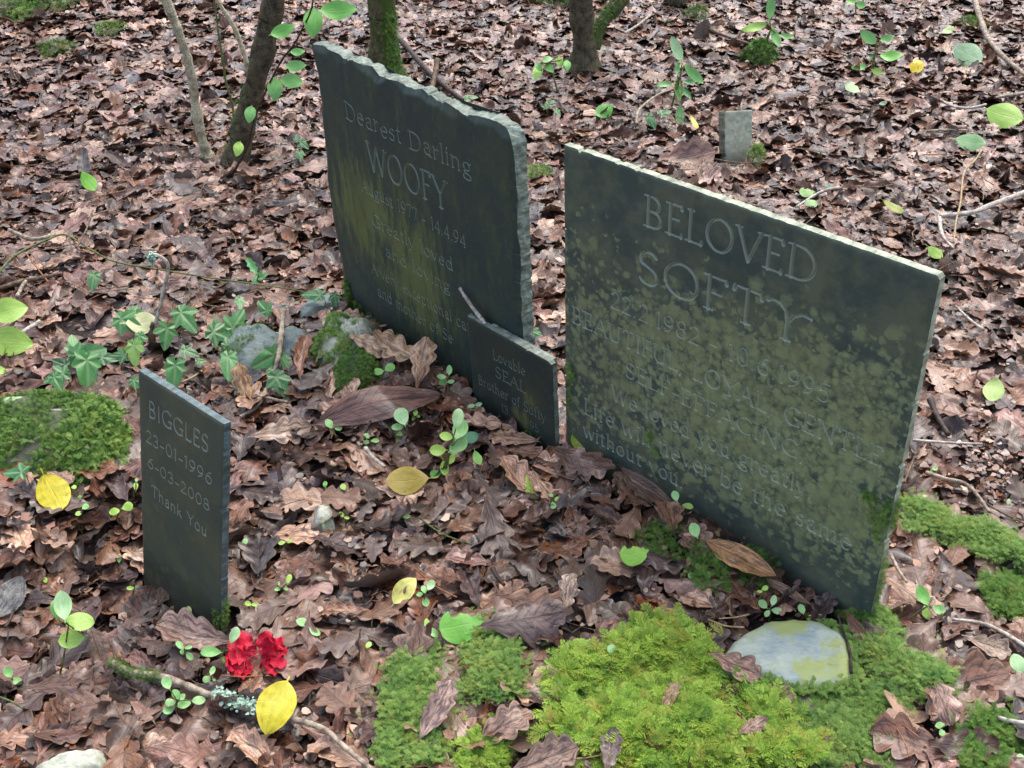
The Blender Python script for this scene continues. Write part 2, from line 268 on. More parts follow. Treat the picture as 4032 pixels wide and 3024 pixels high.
# ------------------------------------------------------------------ engraved lettering: skeleton glyphs, cap height 1
def arc(cx, cy, rx, ry, a0, a1, n=14):
    t = np.radians(np.linspace(a0, a1, n)); return list(zip(cx+rx*np.cos(t), cy+ry*np.sin(t)))
X = .64
def stem(x, y0, y1): return [(x, y0), (x, y1)]
G = {
'A': (.80, [[(.06, 0), (.40, 1), (.74, 0)], [(.19, .36), (.61, .36)]], [(.06, 0), (.74, 0)]),
'B': (.66, [stem(.14, 0, 1), [(.14, 1)]+arc(.30, .76, .20, .24, 90, -90)+[(.14, .52)], [(.14, .52)]+arc(.31, .26, .25, .26, 90, -90)+[(.14, 0)]], [(.10, 0), (.10, 1)]),
'C': (.78, [arc(.46, .5, .38, .5, 48, 312, 24)], []),
'D': (.84, [stem(.14, 0, 1), [(.14, 1)]+arc(.32, .5, .44, .5, 90, -90, 22)+[(.14, 0)]], [(.10, 0), (.10, 1)]),
'E': (.60, [stem(.14, 0, 1), [(.14, 1), (.50, 1), (.51, .90)], [(.14, .53), (.43, .53)], [(.14, 0), (.52, 0), (.54, .10)]], [(.10, 0), (.10, 1)]),
'F': (.56, [stem(.14, 0, 1), [(.14, 1), (.50, 1), (.51, .90)], [(.14, .53), (.42, .53)]], [(.14, 0), (.10, 1)]),
'G': (.84, [arc(.46, .5, .38, .5, 48, 300, 24)+[(.74, .06), (.74, .40)], [(.56, .42), (.80, .42)]], []),
'I': (.30, [stem(.15, 0, 1)], [(.15, 0), (.15, 1)]),
'L': (.56, [stem(.14, 0, 1), [(.14, 0), (.50, 0), (.53, .12)]], [(.10, 0), (.14, 1)]),
'N': (.84, [stem(.14, 0, 1), [(.14, 1), (.70, 0)], stem(.70, 0, 1)], [(.14, 0), (.10, 1), (.70, 1)]),
'O': (.88, [arc(.44, .5, .38, .51, 90, 450, 34)], []),
'S': (.58, [arc(.30, .75, .20, .25, 35, 215, 14)+arc(.28, .25, .22, .26, 62, -150, 18)], []),
'T': (.70, [stem(.35, 0, 1), [(.05, .86), (.07, 1), (.63, 1), (.65, .86)]], [(.35, 0)]),
'U': (.80, [[(.14, 1), (.14, .32)]+arc(.40, .32, .26, .32, 180, 360, 16)+[(.66, .32), (.66, 1)]], [(.14, 1), (.66, 1)]),
'V': (.76, [[(.05, 1), (.38, 0), (.71, 1)]], [(.05, 1), (.71, 1)]),
'W': (1.10, [[(.05, 1), (.31, 0), (.55, .92), (.79, 0), (1.05, 1)]], [(.05, 1), (1.05, 1)]),
'Y': (.74, [[(.05, 1), (.37, .48), (.69, 1)], stem(.37, 0, .48)], [(.05, 1), (.69, 1), (.37, 0)]),
'y1': (.92, [[(.44, 0), (.44, .52)], [(.44, .5), (.40, .80), (.27, .97), (.10, 1.0), (.02, .92)], [(.44, .5), (.54, .74), (.70, .88), (.90, .86)]], [(.44, 0)]),
'a': (.56, [[(.12, .52)]+arc(.27, .44, .17, .2, 130, 0, 10)+[(.44, 0)], arc(.28, .19, .17, .19, 70, 340, 16)], [(.48, 0)]),
'b': (.60, [stem(.12, .0, 1.04), arc(.32, .31, .22, .33, 150, -150, 22)], [(.09, 1.02)]),
'c': (.52, [arc(.30, .32, .22, .33, 45, 315, 18)], []),
'd': (.62, [stem(.50, 0, 1.04), arc(.29, .31, .22, .33, 30, 330, 22)], [(.46, 1.02), (.54, 0)]),
'e': (.56, [[(.09, .36), (.48, .36)]+arc(.29, .32, .21, .33, 10, 310, 22)], []),
'f': (.38, [[(.16, 0), (.16, .78)]+arc(.30, .80, .14, .24, 180, 40, 10), [(.02, X), (.32, X)]], [(.16, 0)]),
'g': (.56, [arc(.26, .42, .17, .22, 0, 360, 20), [(.40, .58), (.52, .62)], [(.16, .24), (.10, .10), (.20, .03), (.38, .0)]+arc(.28, -.16, .22, .15, 50, -230, 18)], []),
'h': (.62, [stem(.12, 0, 1.04), [(.12, .45)]+arc(.30, .42, .18, .22, 150, 0, 10)+[(.48, 0)]], [(.12, 0), (.48, 0), (.08, 1.02)]),
'i': (.26, [stem(.13, 0, X), [(.13, .88), (.135, .92)]], [(.13, 0), (.09, X)]),
'k': (.58, [stem(.12, 0, 1.04), [(.12, .28), (.42, .62)], [(.22, .38), (.50, 0)]], [(.12, 0), (.08, 1.02)]),
'l': (.26, [stem(.13, 0, 1.04)], [(.13, 0), (.09, 1.02)]),
'm': (.92, [stem(.12, 0, X), [(.12, .45)]+arc(.28, .42, .17, .22, 150, 0, 10)+[(.45, 0)], [(.45, .45)]+arc(.61, .42, .17, .22, 150, 0, 10)+[(.78, 0)]], [(.12, 0), (.45, 0), (.78, 0), (.08, X)]),
'n': (.62, [stem(.12, 0, X), [(.12, .45)]+arc(.30, .42, .18, .22, 150, 0, 10)+[(.48, 0)]], [(.12, 0), (.48, 0), (.08, X)]),
'o': (.60, [arc(.30, .32, .23, .33, 90, 450, 26)], []),
'p': (.62, [stem(.12, -.32, X), arc(.32, .31, .22, .33, 150, -150, 22)], [(.12, -.32), (.08, X)]),
'r': (.42, [stem(.12, 0, X), [(.12, .40), (.20, .56), (.30, .64), (.38, .58)]], [(.12, 0), (.08, X)]),
's': (.44, [arc(.22, .49, .14, .15, 35, 215, 10)+arc(.21, .16, .15, .17, 62, -150, 12)], []),
't': (.38, [[(.16, .82), (.16, .12)]+arc(.26, .12, .10, .12, 180, 300, 7), [(.02, X), (.32, X)]], []),
'u': (.62, [[(.13, X), (.13, .22)]+arc(.29, .2, .16, .2, 180, 330, 10)+[(.48, .16)], stem(.48, 0, X)], [(.09, X), (.44, X), (.52, 0)]),
'v': (.54, [[(.04, X), (.27, 0), (.50, X)]], [(.04, X), (.50, X)]),
'w': (.80, [[(.04, X), (.23, 0), (.40, .58), (.57, 0), (.76, X)]], [(.04, X), (.76, X)]),
'x': (.54, [[(.05, X), (.48, 0)], [(.47, X), (.06, 0)]], [(.05, X), (.47, X), (.06, 0), (.48, 0)]),
'y': (.54, [[(.04, X), (.28, 0)], [(.50, X), (.28, 0), (.16, -.28), (.04, -.30)]], [(.04, X), (.50, X)]),
'0': (.60, [arc(.30, .5, .23, .5, 90, 450, 28)], []),
'1': (.36, [stem(.20, 0, 1), [(.20, 1), (.08, .90)]], [(.20, 0)]),
'2': (.58, [arc(.28, .74, .20, .26, 160, -30, 14)+[(.08, 0), (.54, 0)]], []),
'3': (.56, [arc(.26, .76, .19, .24, 150, -80, 14)+arc(.26, .27, .22, .28, 80, -150, 16)], []),
'4': (.60, [[(.42, 0), (.42, 1), (.05, .28), (.56, .28)]], [(.42, 0)]),
'5': (.56, [[(.50, 1), (.16, 1), (.13, .58)]+arc(.26, .30, .23, .31, 110, -150, 18)], []),
'6': (.60, [[(.48, .97), (.30, .88), (.14, .62), (.09, .34)]+arc(.31, .31, .22, .31, 180, 540, 24)], []),
'7': (.54, [[(.05, .9), (.06, 1), (.50, 1), (.20, 0)]], []),
'8': (.58, [arc(.29, .76, .18, .24, 90, 450, 22), arc(.29, .27, .22, .27, 90, 450, 24)], []),
'9': (.60, [[(.12, .03), (.30, .12), (.46, .38), (.51, .66)]+arc(.29, .69, .22, .31, 0, 360, 24)], []),
'.': (.24, [[(.12, .03), (.125, .05)]], []), ',': (.24, [[(.13, .05), (.12, 0), (.06, -.16)]], []), '-': (.44, [[(.06, .38), (.38, .38)]], []), ' ': (.36, [], [])}
def text_strokes(txt, x0, x1, y0, y1, cap, wt, serif=True, flare=1.):
    toks = []; i = 0
    while i < len(txt):
        if txt[i] == '~': toks.append('y1'); i += 1
        else: toks.append(txt[i]); i += 1
    tot = sum(G[t][0] for t in toks) + .06*(len(toks)-1); sx = (x1-x0)/tot; x = x0; out = []
    for t in toks:
        adv, st, se = G[t]; yb = y0+(y1-y0)*((x-x0)/(x1-x0))
        for s in st:
            p = np.array(s, float); out.append((np.c_[x+p[:, 0]*sx, yb+p[:, 1]*cap], wt*cap, serif))
        if serif:
            for (a, b) in se:
                d = .10 if t.isupper() or t == 'y1' else .07
                out.append((np.array([[x+(a-d)*sx, yb+b*cap], [x+(a+d)*sx, yb+b*cap]]), wt*cap*.9, True))
        x += (adv+.06)*sx
    return out
def carve(xs, ys, strokes):
    D = np.zeros((len(ys), len(xs)))
    for pts, wv, ser in strokes:
        seg = np.diff(pts, axis=0); L = np.hypot(*seg.T)
        for k in range(len(seg)):
            if L[k] < 1e-7: continue
            vert = abs(seg[k][1])/L[k]
            hw = .5*wv*(.55+.45*vert if ser else .85)
            a, b = pts[k], pts[k+1]
            i0, i1 = np.searchsorted(xs, [min(a[0], b[0])-hw, max(a[0], b[0])+hw]); j0, j1 = np.searchsorted(ys, [min(a[1], b[1])-hw, max(a[1], b[1])+hw])
            if i1 <= i0 or j1 <= j0: continue
            XX, YY = np.meshgrid(xs[i0:i1], ys[j0:j1])
            t = np.clip(((XX-a[0])*seg[k][0]+(YY-a[1])*seg[k][1])/L[k]**2, 0, 1)
            d = np.hypot(XX-a[0]-t*seg[k][0], YY-a[1]-t*seg[k][1])
            D[j0:j1, i0:i1] = np.maximum(D[j0:j1, i0:i1], np.clip(hw-d, 0, None))
    return D
def axisvals(L0, L1, fine_ranges, f=.0008, c=.004):
    out = [L0]
    while out[-1] < L1-1e-6:
        x = out[-1]; fine = any(a-.001 <= x <= b for a, b in fine_ranges)
        nxt = x+(f if fine else c)
        if not fine:
            for a, b in fine_ranges:
                if x < a-.001 < nxt: nxt = a-.001+1e-9
        out.append(min(nxt, L1))
    return np.array(out)
def vnoise(x, y, s, seed=0.): 
    return np.array([mn.fractal(Vector((a*s+seed, b*s-seed, seed)), 1., 2., 4) for a, b in zip(np.ravel(x), np.ravel(y))]).reshape(np.shape(x))
def frame(yaw, lean, roll):
    u = np.array([np.cos(yaw), np.sin(yaw), 0]); n = np.array([np.sin(yaw), -np.cos(yaw), 0]); z = np.array([0, 0, 1.])
    v = np.cos(lean)*z-np.sin(lean)*n; n2 = np.cos(lean)*n+np.sin(lean)*z
    return np.cos(roll)*u+np.sin(roll)*v, n2, -np.sin(roll)*u+np.cos(roll)*v
SEGS = []
def make_slab(name, label, mat, prm, lines, dens, depth_below=.12, wt=.12, serif=True, top=None, leftf=None, rightf=None, rough=.0008, fine=.0008, seed=1., group=None, dscale=1.0, T=None, bevel=False):
    Px, Py, Pz, yaw, lean, roll, W, Hh, T0 = prm; T = T or T0
    u, n, v = frame(yaw, lean, roll); P = np.array([Px, Py, Pz]) - u*W
    st = []; fx = []; fyr = []
    for (txt, x0, x1, y0, y1, cap) in lines:
        st += text_strokes(txt, x0, x1, y0, y1, cap, wt, serif); fx.append((x0-.004, x1+.004)); fyr.append((min(y0, y1)-cap*.38, max(y0, y1)+cap*1.1))
    if fx: fx = [(min(a for a, b in fx), max(b for a, b in fx))]
    xs = axisvals(0, W, fx, fine); ys = axisvals(-depth_below, Hh, fyr, fine)
    D = carve(xs, ys, st) * dscale * 2.3 if st else np.zeros((len(ys), len(xs)))
    XX, YY = np.meshgrid(xs, ys); GR = np.clip(D/.0022, 0, 1)
    # outline mapping (rough pitched edges)
    a = XX/W; b = np.clip(YY/Hh, 0, 1)
    tp = top(xs) if top is not None else np.full(len(xs), Hh)
    e1 = vnoise(xs, xs*0, 60, seed)*rough; e2 = vnoise(ys, ys*0, 60, seed+5)*rough
    Y2 = np.where(YY > 0, YY + (tp[None, :]+e1[None, :]-Hh)*b**3, YY)
    lf = (leftf(ys) if leftf is not None else 0*ys)+e2; rf = (rightf(ys) if rightf is not None else 0*ys)-e2
    X2 = XX + lf[:, None]*(1-a)**4 + rf[:, None]*a**4
    chip = lambda q, sd_: np.clip(vnoise(q, q*0, 45, sd_)-.33, 0, None)*.009
    Y2 = Y2 - np.where(YY > 0, chip(xs, seed+21)[None, :]*b**6, 0); X2 = X2 + chip(ys, seed+31)[:, None]*(1-a)**9 - chip(ys, seed+41)[:, None]*a**9
    dedge = np.minimum(np.minimum(XX, W-XX), Hh-YY)
    small = (XX[::6, ::6], YY[::6, ::6]); nz = np.zeros_like(XX)
    cx = np.linspace(0, W, 26); cy = np.linspace(-depth_below, Hh, 26); cn = vnoise(*np.meshgrid(cx, cy), 14, seed)
    ix = np.clip(np.searchsorted(cx, XX)-1, 0, 24); iy = np.clip(np.searchsorted(cy, YY)-1, 0, 24)
    fxx = (XX-cx[ix])/(cx[1]-cx[0]); fyy = (YY-cy[iy])/(cy[1]-cy[0])
    nz = cn[iy, ix]*(1-fxx)*(1-fyy)+cn[iy, ix+1]*fxx*(1-fyy)+cn[iy+1, ix]*(1-fxx)*fyy+cn[iy+1, ix+1]*fxx*fyy
    bev = np.clip(.0022-dedge, 0, None)*.8
    if bevel: bev = np.clip(.022*(.55+nz)-dedge, 0, .02)*.45
    Z = -D - bev + nz*.0008
    V = np.stack([X2, Y2, Z], -1).reshape(-1, 3); ny, nx = XX.shape
    idx = np.arange(ny*nx).reshape(ny, nx)
    F = np.stack([idx[:-1, :-1], idx[:-1, 1:], idx[1:, 1:], idx[1:, :-1]], -1).reshape(-1, 4)
    dn = dens(XX/W, YY, XX).reshape(-1)
    # side strip + back
    ring = np.concatenate([idx[0, :-1], idx[:-1, -1], idx[-1, :0:-1], idx[:0:-1, 0]]); m = len(ring)
    RV = V[ring]; rings = [RV.copy()]; K = 4
    for k in range(1, K+1):
        q = RV.copy(); q[:, 2] = -T*k/K; jr = .004 if bevel else rough*.5
        jit = np.array([mn.fractal(Vector((p[0]*55, p[1]*55, k*1.7+seed)), 1., 2., 3) for p in q])
        cen = np.array([W/2, Hh/2]); dirv = q[:, :2]-cen; dirv[:, 0] = np.where((q[:, 0] < 1e-3+.02) | (q[:, 0] > W-.03), np.sign(dirv[:, 0]), 0); dirv[:, 1] = np.where(q[:, 1] > Hh*.9, 1, 0)
        if k < K or bevel: q[:, :2] += dirv*jit[:, None]*jr
        rings.append(q)
    SV = np.concatenate(rings); SF = []
    o0 = len(V)
    ii = np.arange(m); jj = (ii+1) % m
    for k in range(K): SF.append(np.stack([o0+k*m+jj, o0+k*m+ii, o0+(k+1)*m+ii, o0+(k+1)*m+jj], -1))
    # back face as coarse strips between left and right border columns
    lastr = rings[-1]; BV = lastr.copy(); o1 = o0+len(SV)
    bot = np.arange(0, nx-1); rgt = np.arange(nx-1, nx-1+ny-1); tpr = np.arange(nx-1+ny-1, 2*(nx-1)+ny-1); lft = np.arange(2*(nx-1)+ny-1, m)
    # rows: left index for row j, right index for row j
    Lj = np.concatenate([[0], lft[::-1]]); Lj = np.concatenate([Lj, [tpr[-1]+1 if tpr[-1]+1 < m else 0]])[:ny-1]
    Rj = rgt
    nn = min(len(Lj), len(Rj)); BF = np.stack([o1+Rj[:nn-1], o1+Lj[:nn-1], o1+Lj[1:nn], o1+Rj[1:nn]], -1)
    # top row of the back: fan against the last left/right row
    tl = np.concatenate([[Rj[nn-1]], tpr, [lft[0]], [Lj[nn-1]]]); cenb = len(V)+len(SV)+len(BV); CV = np.array([[W/2, Hh-.006, -T]])
    TF = np.stack([np.full(len(tl)-1, cenb), o1+tl[:-1], o1+tl[1:], np.full(len(tl)-1, cenb)], -1)[:, [0, 2, 1]]
    TF = np.concatenate([TF, [[cenb, o1+Rj[nn-1], o1+Lj[nn-1]]]])
    VV = np.concatenate([V, SV, BV, CV])
    nall = len(VV)
    den = np.zeros(nall); den[:len(dn)] = dn; grv = np.zeros(nall); grv[:ny*nx] = GR.ravel(); sid = np.zeros(nall); sid[o0:o0+len(SV)] = 1.; 
    e = empty(name, P); e.matrix_world = Matrix([[u[0], v[0], n[0], P[0]], [u[1], v[1], n[1], P[1]], [u[2], v[2], n[2], P[2]], [0, 0, 0, 1]])
    tag(e, label, 'gravestone', group)
    Fq = np.concatenate([F]+SF+[BF]); 
    # put the fan in as degenerate-free quads (triangles doubled into quads by midpoints is not needed: add centre twice)
    me = bpy.data.meshes.new('slab'); polys_q = Fq; nq = len(polys_q); nt3 = len(TF)
    me.vertices.add(nall); me.vertices.foreach_set('co', VV.astype(np.float32).ravel())
    me.loops.add(nq*4+nt3*3); me.loops.foreach_set('vertex_index', np.concatenate([polys_q.ravel(), TF.ravel()]).astype(np.int32))
    me.polygons.add(nq+nt3); me.polygons.foreach_set('loop_start', np.concatenate([np.arange(nq)*4, nq*4+np.arange(nt3)*3]).astype(np.int32))
    me.update(calc_edges=True); me.polygons.foreach_set('use_smooth', np.concatenate([np.ones(len(F), bool), np.zeros(nq-len(F)+nt3, bool)]))
    for an, A in (('dens', den), ('groove', grv), ('side', sid)):
        at = me.attributes.new(an, 'FLOAT', 'POINT'); at.data.foreach_set('value', A.astype(np.float32))
    me.materials.append(mat)
    o = bpy.data.objects.new('slab', me); sc.collection.objects.link(o); o.parent = e
    L0 = P; R0 = P+u*W
    SEGS.append((L0[:2]-n[:2]*T/2, R0[:2]-n[:2]*T/2, T/2))
    return e, P, u, n, v
def sstep(x, a, b): t = np.clip((x-a)/(b-a), 0, 1); return t*t*(3-2*t)
# fitted pose: x,y,z of the front bottom-right corner, yaw, lean, roll, width, height, thickness
SO = [.5844, 1.3159, 0, -.8169, -.0159, .0031, .6971, .6864, .0161]
WO = [.0251, 1.9212, .0164, -.9101, -.0229, .0089, .7257, .6541, .0235]
SE = [.0858, 1.8156, 0, -.8629, -.0377, .0062, .2615, .2426, .0136]
BI = [-.5148, 1.3807, 0, -.7053, .1803, -.0476, .2264, .3991, .0153]
so_lines = [('BELOVED', .1838, .515, .5958, .6053, .0540), ('SOFT~', .172, .518, .4875, .4960, .0610), ('22.2.1982 - 10.6.1995', .1120, .5650, .4105, .4149, .0325),
 ('BEAUTIFUL, LOYAL, GENTLE', .0182, .6684, .3401, .3468, .0342), ('SELF-EFFACING,', .1518, .5389, .2787, .2858, .0320), ('We loved you greatly.', .1200, .5600, .2104, .2205, .0340),
 ('Life will never be the same', .0500, .6440, .1449, .1582, .0365), ('without you.', .0480, .3007, .0887, .0952, .0330)]
def so_dens(a, y, x):
    d = .70*sstep(a, -.1, .70)*sstep(y, .09, .20)*(1-sstep(y, .34+.12*a, .50+.10*a)) + .26*sstep(y, .04, .16)*(1-sstep(y, .32, .47)) + .16*sstep(y, .2, .4)*(1-sstep(y, .5, .62))
    return np.clip(d, 0, .95)*(1-.6*sstep(a, .93, 1.))
so_e, soP, soU, soN, soV = make_slab('gravestone', 'large square slate gravestone carved BELOVED SOFTY, blotched with yellow-green lichen', M_sl_so, SO, so_lines, so_dens, wt=.135)
top_pts = np.array([(0, .6602), (.0545, .6660), (.1244, .6639), (.1401, .6584), (.18, .664), (.218, .6598), (.2506, .6634), (.2746, .6496), (.31, .656), (.353, .6588), (.3772, .6527), (.405, .654), (.4318, .661), (.4824, .6509), (.51, .6545), (.533, .6529), (.5816, .6500), (.6166, .655), (.65, .659), (.6757, .6611), (.7076, .6528), (.7200, .6420), (.7257, .630)])
lp = np.array([(-.2, 0), (-.002, -.004), (.1231, -.0053), (.279, -.0114), (.3776, -.0043), (.4589, .0047), (.5364, .0133), (.5882, .0151), (.618, .0088), (.66, .0028)])
wo_lines = [('Dearest Darling', .1171, .5930, .5172, .5317, .0385), ('WOOFY', .1980, .5020, .4225, .4239, .0640), ('August 1977 - 14.4.94', .1560, .5560, .3567, .3596, .0290),
 ('Greatly loved', .1860, .5020, .2810, .2857, .0300), ('and loving', .2276, .4833, .2184, .2250, .0290), ('A very exceptional cat', .1547, .5471, .1459, .1520, .0280), ('and mother of Se', .1689, .4768, .0891, .0922, .0280)]
def wo_dens(a, y, x):
    return np.clip(.75*np.exp(-((a-.20)/.16)**2-((y-.30)/.11)**2)+.8*np.exp(-((a-.50)/.13)**2-((y-.20)/.14)**2)+.22, 0, .9)
wo_e, woP, woU, woN, woV = make_slab('gravestone', 'tall dark slate gravestone with a broken uneven top edge, carved Dearest Darling WOOFY', M_sl_wo, WO, wo_lines, wo_dens, depth_below=.14, wt=.13,
    top=lambda x: np.interp(x, top_pts[:, 0], top_pts[:, 1]), leftf=lambda y: np.interp(y, lp[:, 0], lp[:, 1]), rough=.0012, seed=3., T=.034, bevel=True)
se_lines = [('Lovable', .0783, .1790, .1709, .1758, .0235), ('SEAL', .0817, .1790, .1291, .1324, .0260), ('Brother of Softy', .0218, .2360, .0812, .0892, .0240), ('13.', .0947, .1230, .0449, .046, .0200), ('95', .1850, .2130, .0480, .049, .0200)]
se_e, seP, seU, seN, seV = make_slab('gravestone', 'small dark slate gravestone carved Lovable SEAL, right before the tall broken-topped stone', M_sl_se, SE, se_lines,
    lambda a, y, x: .10+.7*np.exp(-((a-.62)/.13)**2-((y-.06)/.03)**2)+.5*np.exp(-((a-.72)/.1)**2-((y-.12)/.02)**2), wt=.135, seed=7.)
bi_lines = [('BIGGLES', .0265, .1900, .3242, .3297, .0304), ('23-01-1996', .0169, .1995, .2705, .2714, .0225), ('6-03-2008', .0198, .1950, .2200, .2175, .0205), ('Thank You', .0301, .1880, .1641, .1617, .0231)]
bi_e, biP, biU, biN, biV = make_slab('gravestone', 'small narrow slate gravestone carved BIGGLES, tilted backward above the red flowers', M_sl_bi, BI, bi_lines,
    lambda a, y, x: .08+0*a, depth_below=.16, wt=.145, serif=False, seed=9., dscale=1.1)
# narrow offcut behind the small stone, and the blank marker at the back
OC = [*(np.array([.0858, 1.8156, 0])-seN*.0155-seU*.020), -.8629+.02, -.0377, 0, .185, .236, .013]
make_slab('gravestone', 'narrow blank slate offcut standing against the back of the small SEAL gravestone', M_sl_se, OC, [], lambda a, y, x: .1+0*a, seed=13.)[0]['category'] = 'slate slab'
u_, n_, v_ = frame(.213, .35, -.04)
MK = [*(np.array([.699, 3.342, 0])+u_*.092), .213, .35, -.04, .092, .170, .052]
mk_e = make_slab('marker_stone', 'small blank grey slate marker with pale lichen spots, standing alone behind the BELOVED SOFTY stone', M_sl_mk, MK, [], lambda a, y, x: .35*sstep(y, .02, .1)+0*a, seed=17., rough=.0015)[0]
mk_e['category'] = 'marker stone'
SEGS_LEN = len(SEGS)
def slab_dist(x, y):
    d = np.full(np.shape(x), 9.)
    for A, B, h in SEGS:
        s = B-A; t = np.clip(((x-A[0])*s[0]+(y-A[1])*s[1])/(s@s), 0, 1)
        d = np.minimum(d, np.hypot(x-A[0]-t*s[0], y-A[1]-t*s[1])-h)
    return d
# ------------------------------------------------------------------ leaf geometry (unit length along +x, centred)
def warp(V, bend=0., cup=0., twist=0.):
    V = V.copy()
    if cup:                                       # roll across
        r = 1/cup; th = V[:, 1]*cup; z = V[:, 2].copy(); V[:, 1] = np.sin(th)*(r-z); V[:, 2] = r-np.cos(th)*(r-z)
    if bend:
        r = 1/bend; th = V[:, 0]*bend; z = V[:, 2].copy(); V[:, 0] = np.sin(th)*(r-z); V[:, 2] = r-np.cos(th)*(r-z)
    if twist:
        a = V[:, 0]*twist; y, z = V[:, 1].copy(), V[:, 2].copy(); V[:, 1] = y*np.cos(a)-z*np.sin(a); V[:, 2] = y*np.sin(a)+z*np.cos(a)
    return V
def blade(wf, nu=16, nv=4, pet=.12, petw=.012, bend=0., cup=0., twist=0., ruf=0., fold=0., rufn=5., sd=0, sweep=.0):
    r = np.random.default_rng(sd); t = np.linspace(0, 1, nu+1); v = np.linspace(-1, 1, nv+1)
    V = []; U = []
    ph = r.uniform(0, 6, 4)
    if pet:
        for x in (-pet, -pet*.5): 
            for vv in v: V.append((x, vv*petw, -.02 if x == -pet else 0)); U.append((x, vv*.1, 0))
    wl, wr = wf(t, 0), wf(t, 1)
    for i, tt in enumerate(t):
        for vv in v:
            w_ = (wl[i] if vv < 0 else wr[i]); w_ = max(w_, petw if (pet and i == 0) else .0015)
            z = ruf*abs(vv)**2*math.sin(rufn*6.28*tt+ph[0]+(1.5 if vv > 0 else 0)) + fold*abs(vv)*w_ + .02*math.sin(7*tt+ph[1]+vv)
            V.append((tt+sweep*abs(vv)*w_, vv*w_, z)); U.append((tt, vv, 0))
    nr = len(V)//(nv+1); idx = np.arange(nr*(nv+1)).reshape(nr, nv+1)
    F = np.stack([idx[:-1, :-1], idx[1:, :-1], idx[1:, 1:], idx[:-1, 1:]], -1).reshape(-1, 4)[:, ::-1]
    F = F[:, ::-1]; V = np.array(V); V[:, 0] -= .5; V = warp(V, bend, cup, twist)
    return V, F, np.array(U)
def oakw(r, n=4.3, depth=.5):
    p0, p1 = r.uniform(-.25, .25, 2); wd = r.uniform(.25, .34); sk = r.uniform(1.1, 1.5)
    def f(t, side):
        env = wd*np.sin(np.pi*np.clip(t, 0, 1)**sk)**.75 + .035*(1-t)
        env = np.where(t > .985, .04, env)
        lob = np.abs(np.cos(np.pi*(n*t+(p0 if side == 0 else p1))))**.65
        return np.maximum(env*((1-depth)+depth*lob), .012)
    return f
def oak_variants(k, nu, nv, sd, curlmax=1.):
    out = []
    for i in range(k):
        r = np.random.default_rng(sd+i)
        c = r.random()
        bend = r.normal(0, .45)*curlmax; cup = r.normal(0, 1.1)*curlmax
        if c > .8: cup = r.choice([-1, 1])*r.uniform(3, 6)*curlmax
        if .65 < c < .8: bend = r.choice([-1, 1])*r.uniform(1.4, 2.6)*curlmax
        out.append(blade(oakw(r, r.uniform(3.4, 4.6), r.uniform(.38, .58)), nu, nv, pet=r.uniform(.04, .12), petw=.010, bend=bend, cup=cup, twist=r.normal(0, .35), ruf=r.uniform(.01, .038), fold=r.uniform(-.15, .3), rufn=r.uniform(3, 5), sd=sd+i, sweep=.35))
    return out
PAL = [((.055, .030, .022), 18), ((.110, .056, .036), 20), ((.19, .098, .060), 18), ((.26, .145, .090), 12), ((.38, .235, .150), 11), ((.125, .092, .090), 10), ((.060, .050, .054), 9), ((.24, .095, .030), 7), ((.62, .46, .33), 10), ((.40, .26, .22), 11)]
PC = np.array([p[0] for p in PAL])*[.82, .70, .68]; PW = np.array([p[1] for p in PAL], float); PW /= PW.sum()
PN = ['dark brown', 'deep brown', 'mid brown', 'light brown', 'tan', 'purplish grey', 'blackish grey', 'orange brown', 'pale straw-coloured', 'pinkish brown']
def rotmats(n, tilt, r):
    az = r.uniform(0, 2*np.pi, n); ti = np.abs(r.normal(0, tilt, n)); ta = r.uniform(0, 2*np.pi, n)
    flip = r.random(n) < .45
    ux, uy = np.cos(ta), np.sin(ta); c, s = np.cos(ti), np.sin(ti)
    Rt = np.zeros((n, 3, 3)); Rt[:, 0, 0] = c+ux*ux*(1-c); Rt[:, 0, 1] = ux*uy*(1-c); Rt[:, 0, 2] = uy*s
    Rt[:, 1, 0] = ux*uy*(1-c); Rt[:, 1, 1] = c+uy*uy*(1-c); Rt[:, 1, 2] = -ux*s; Rt[:, 2, 0] = -uy*s; Rt[:, 2, 1] = ux*s; Rt[:, 2, 2] = c
    Rz = np.zeros((n, 3, 3)); Rz[:, 0, 0] = np.cos(az); Rz[:, 0, 1] = -np.sin(az); Rz[:, 1, 0] = np.sin(az); Rz[:, 1, 1] = np.cos(az); Rz[:, 2, 2] = 1
    Rz[flip, :, 1] *= -1; Rz[flip, :, 2] *= -1
    return Rt @ Rz
def inpoly(px, py, poly):
    px = np.asarray(px, float); py = np.asarray(py, float); c = np.zeros(px.shape, bool); n = len(poly); j = n-1
    for i in range(n):
        xi, yi = poly[i]; xj, yj = poly[j]
        k = ((yi > py) != (yj > py)) & (px < (xj-xi)*(py-yi)/(yj-yi+1e-12)+xi); c ^= k; j = i
    return c
def project(P):
    c = (P-CAM) @ R; return CX+FP*c[:, 0]/-c[:, 2], CY-FP*c[:, 1]/-c[:, 2]
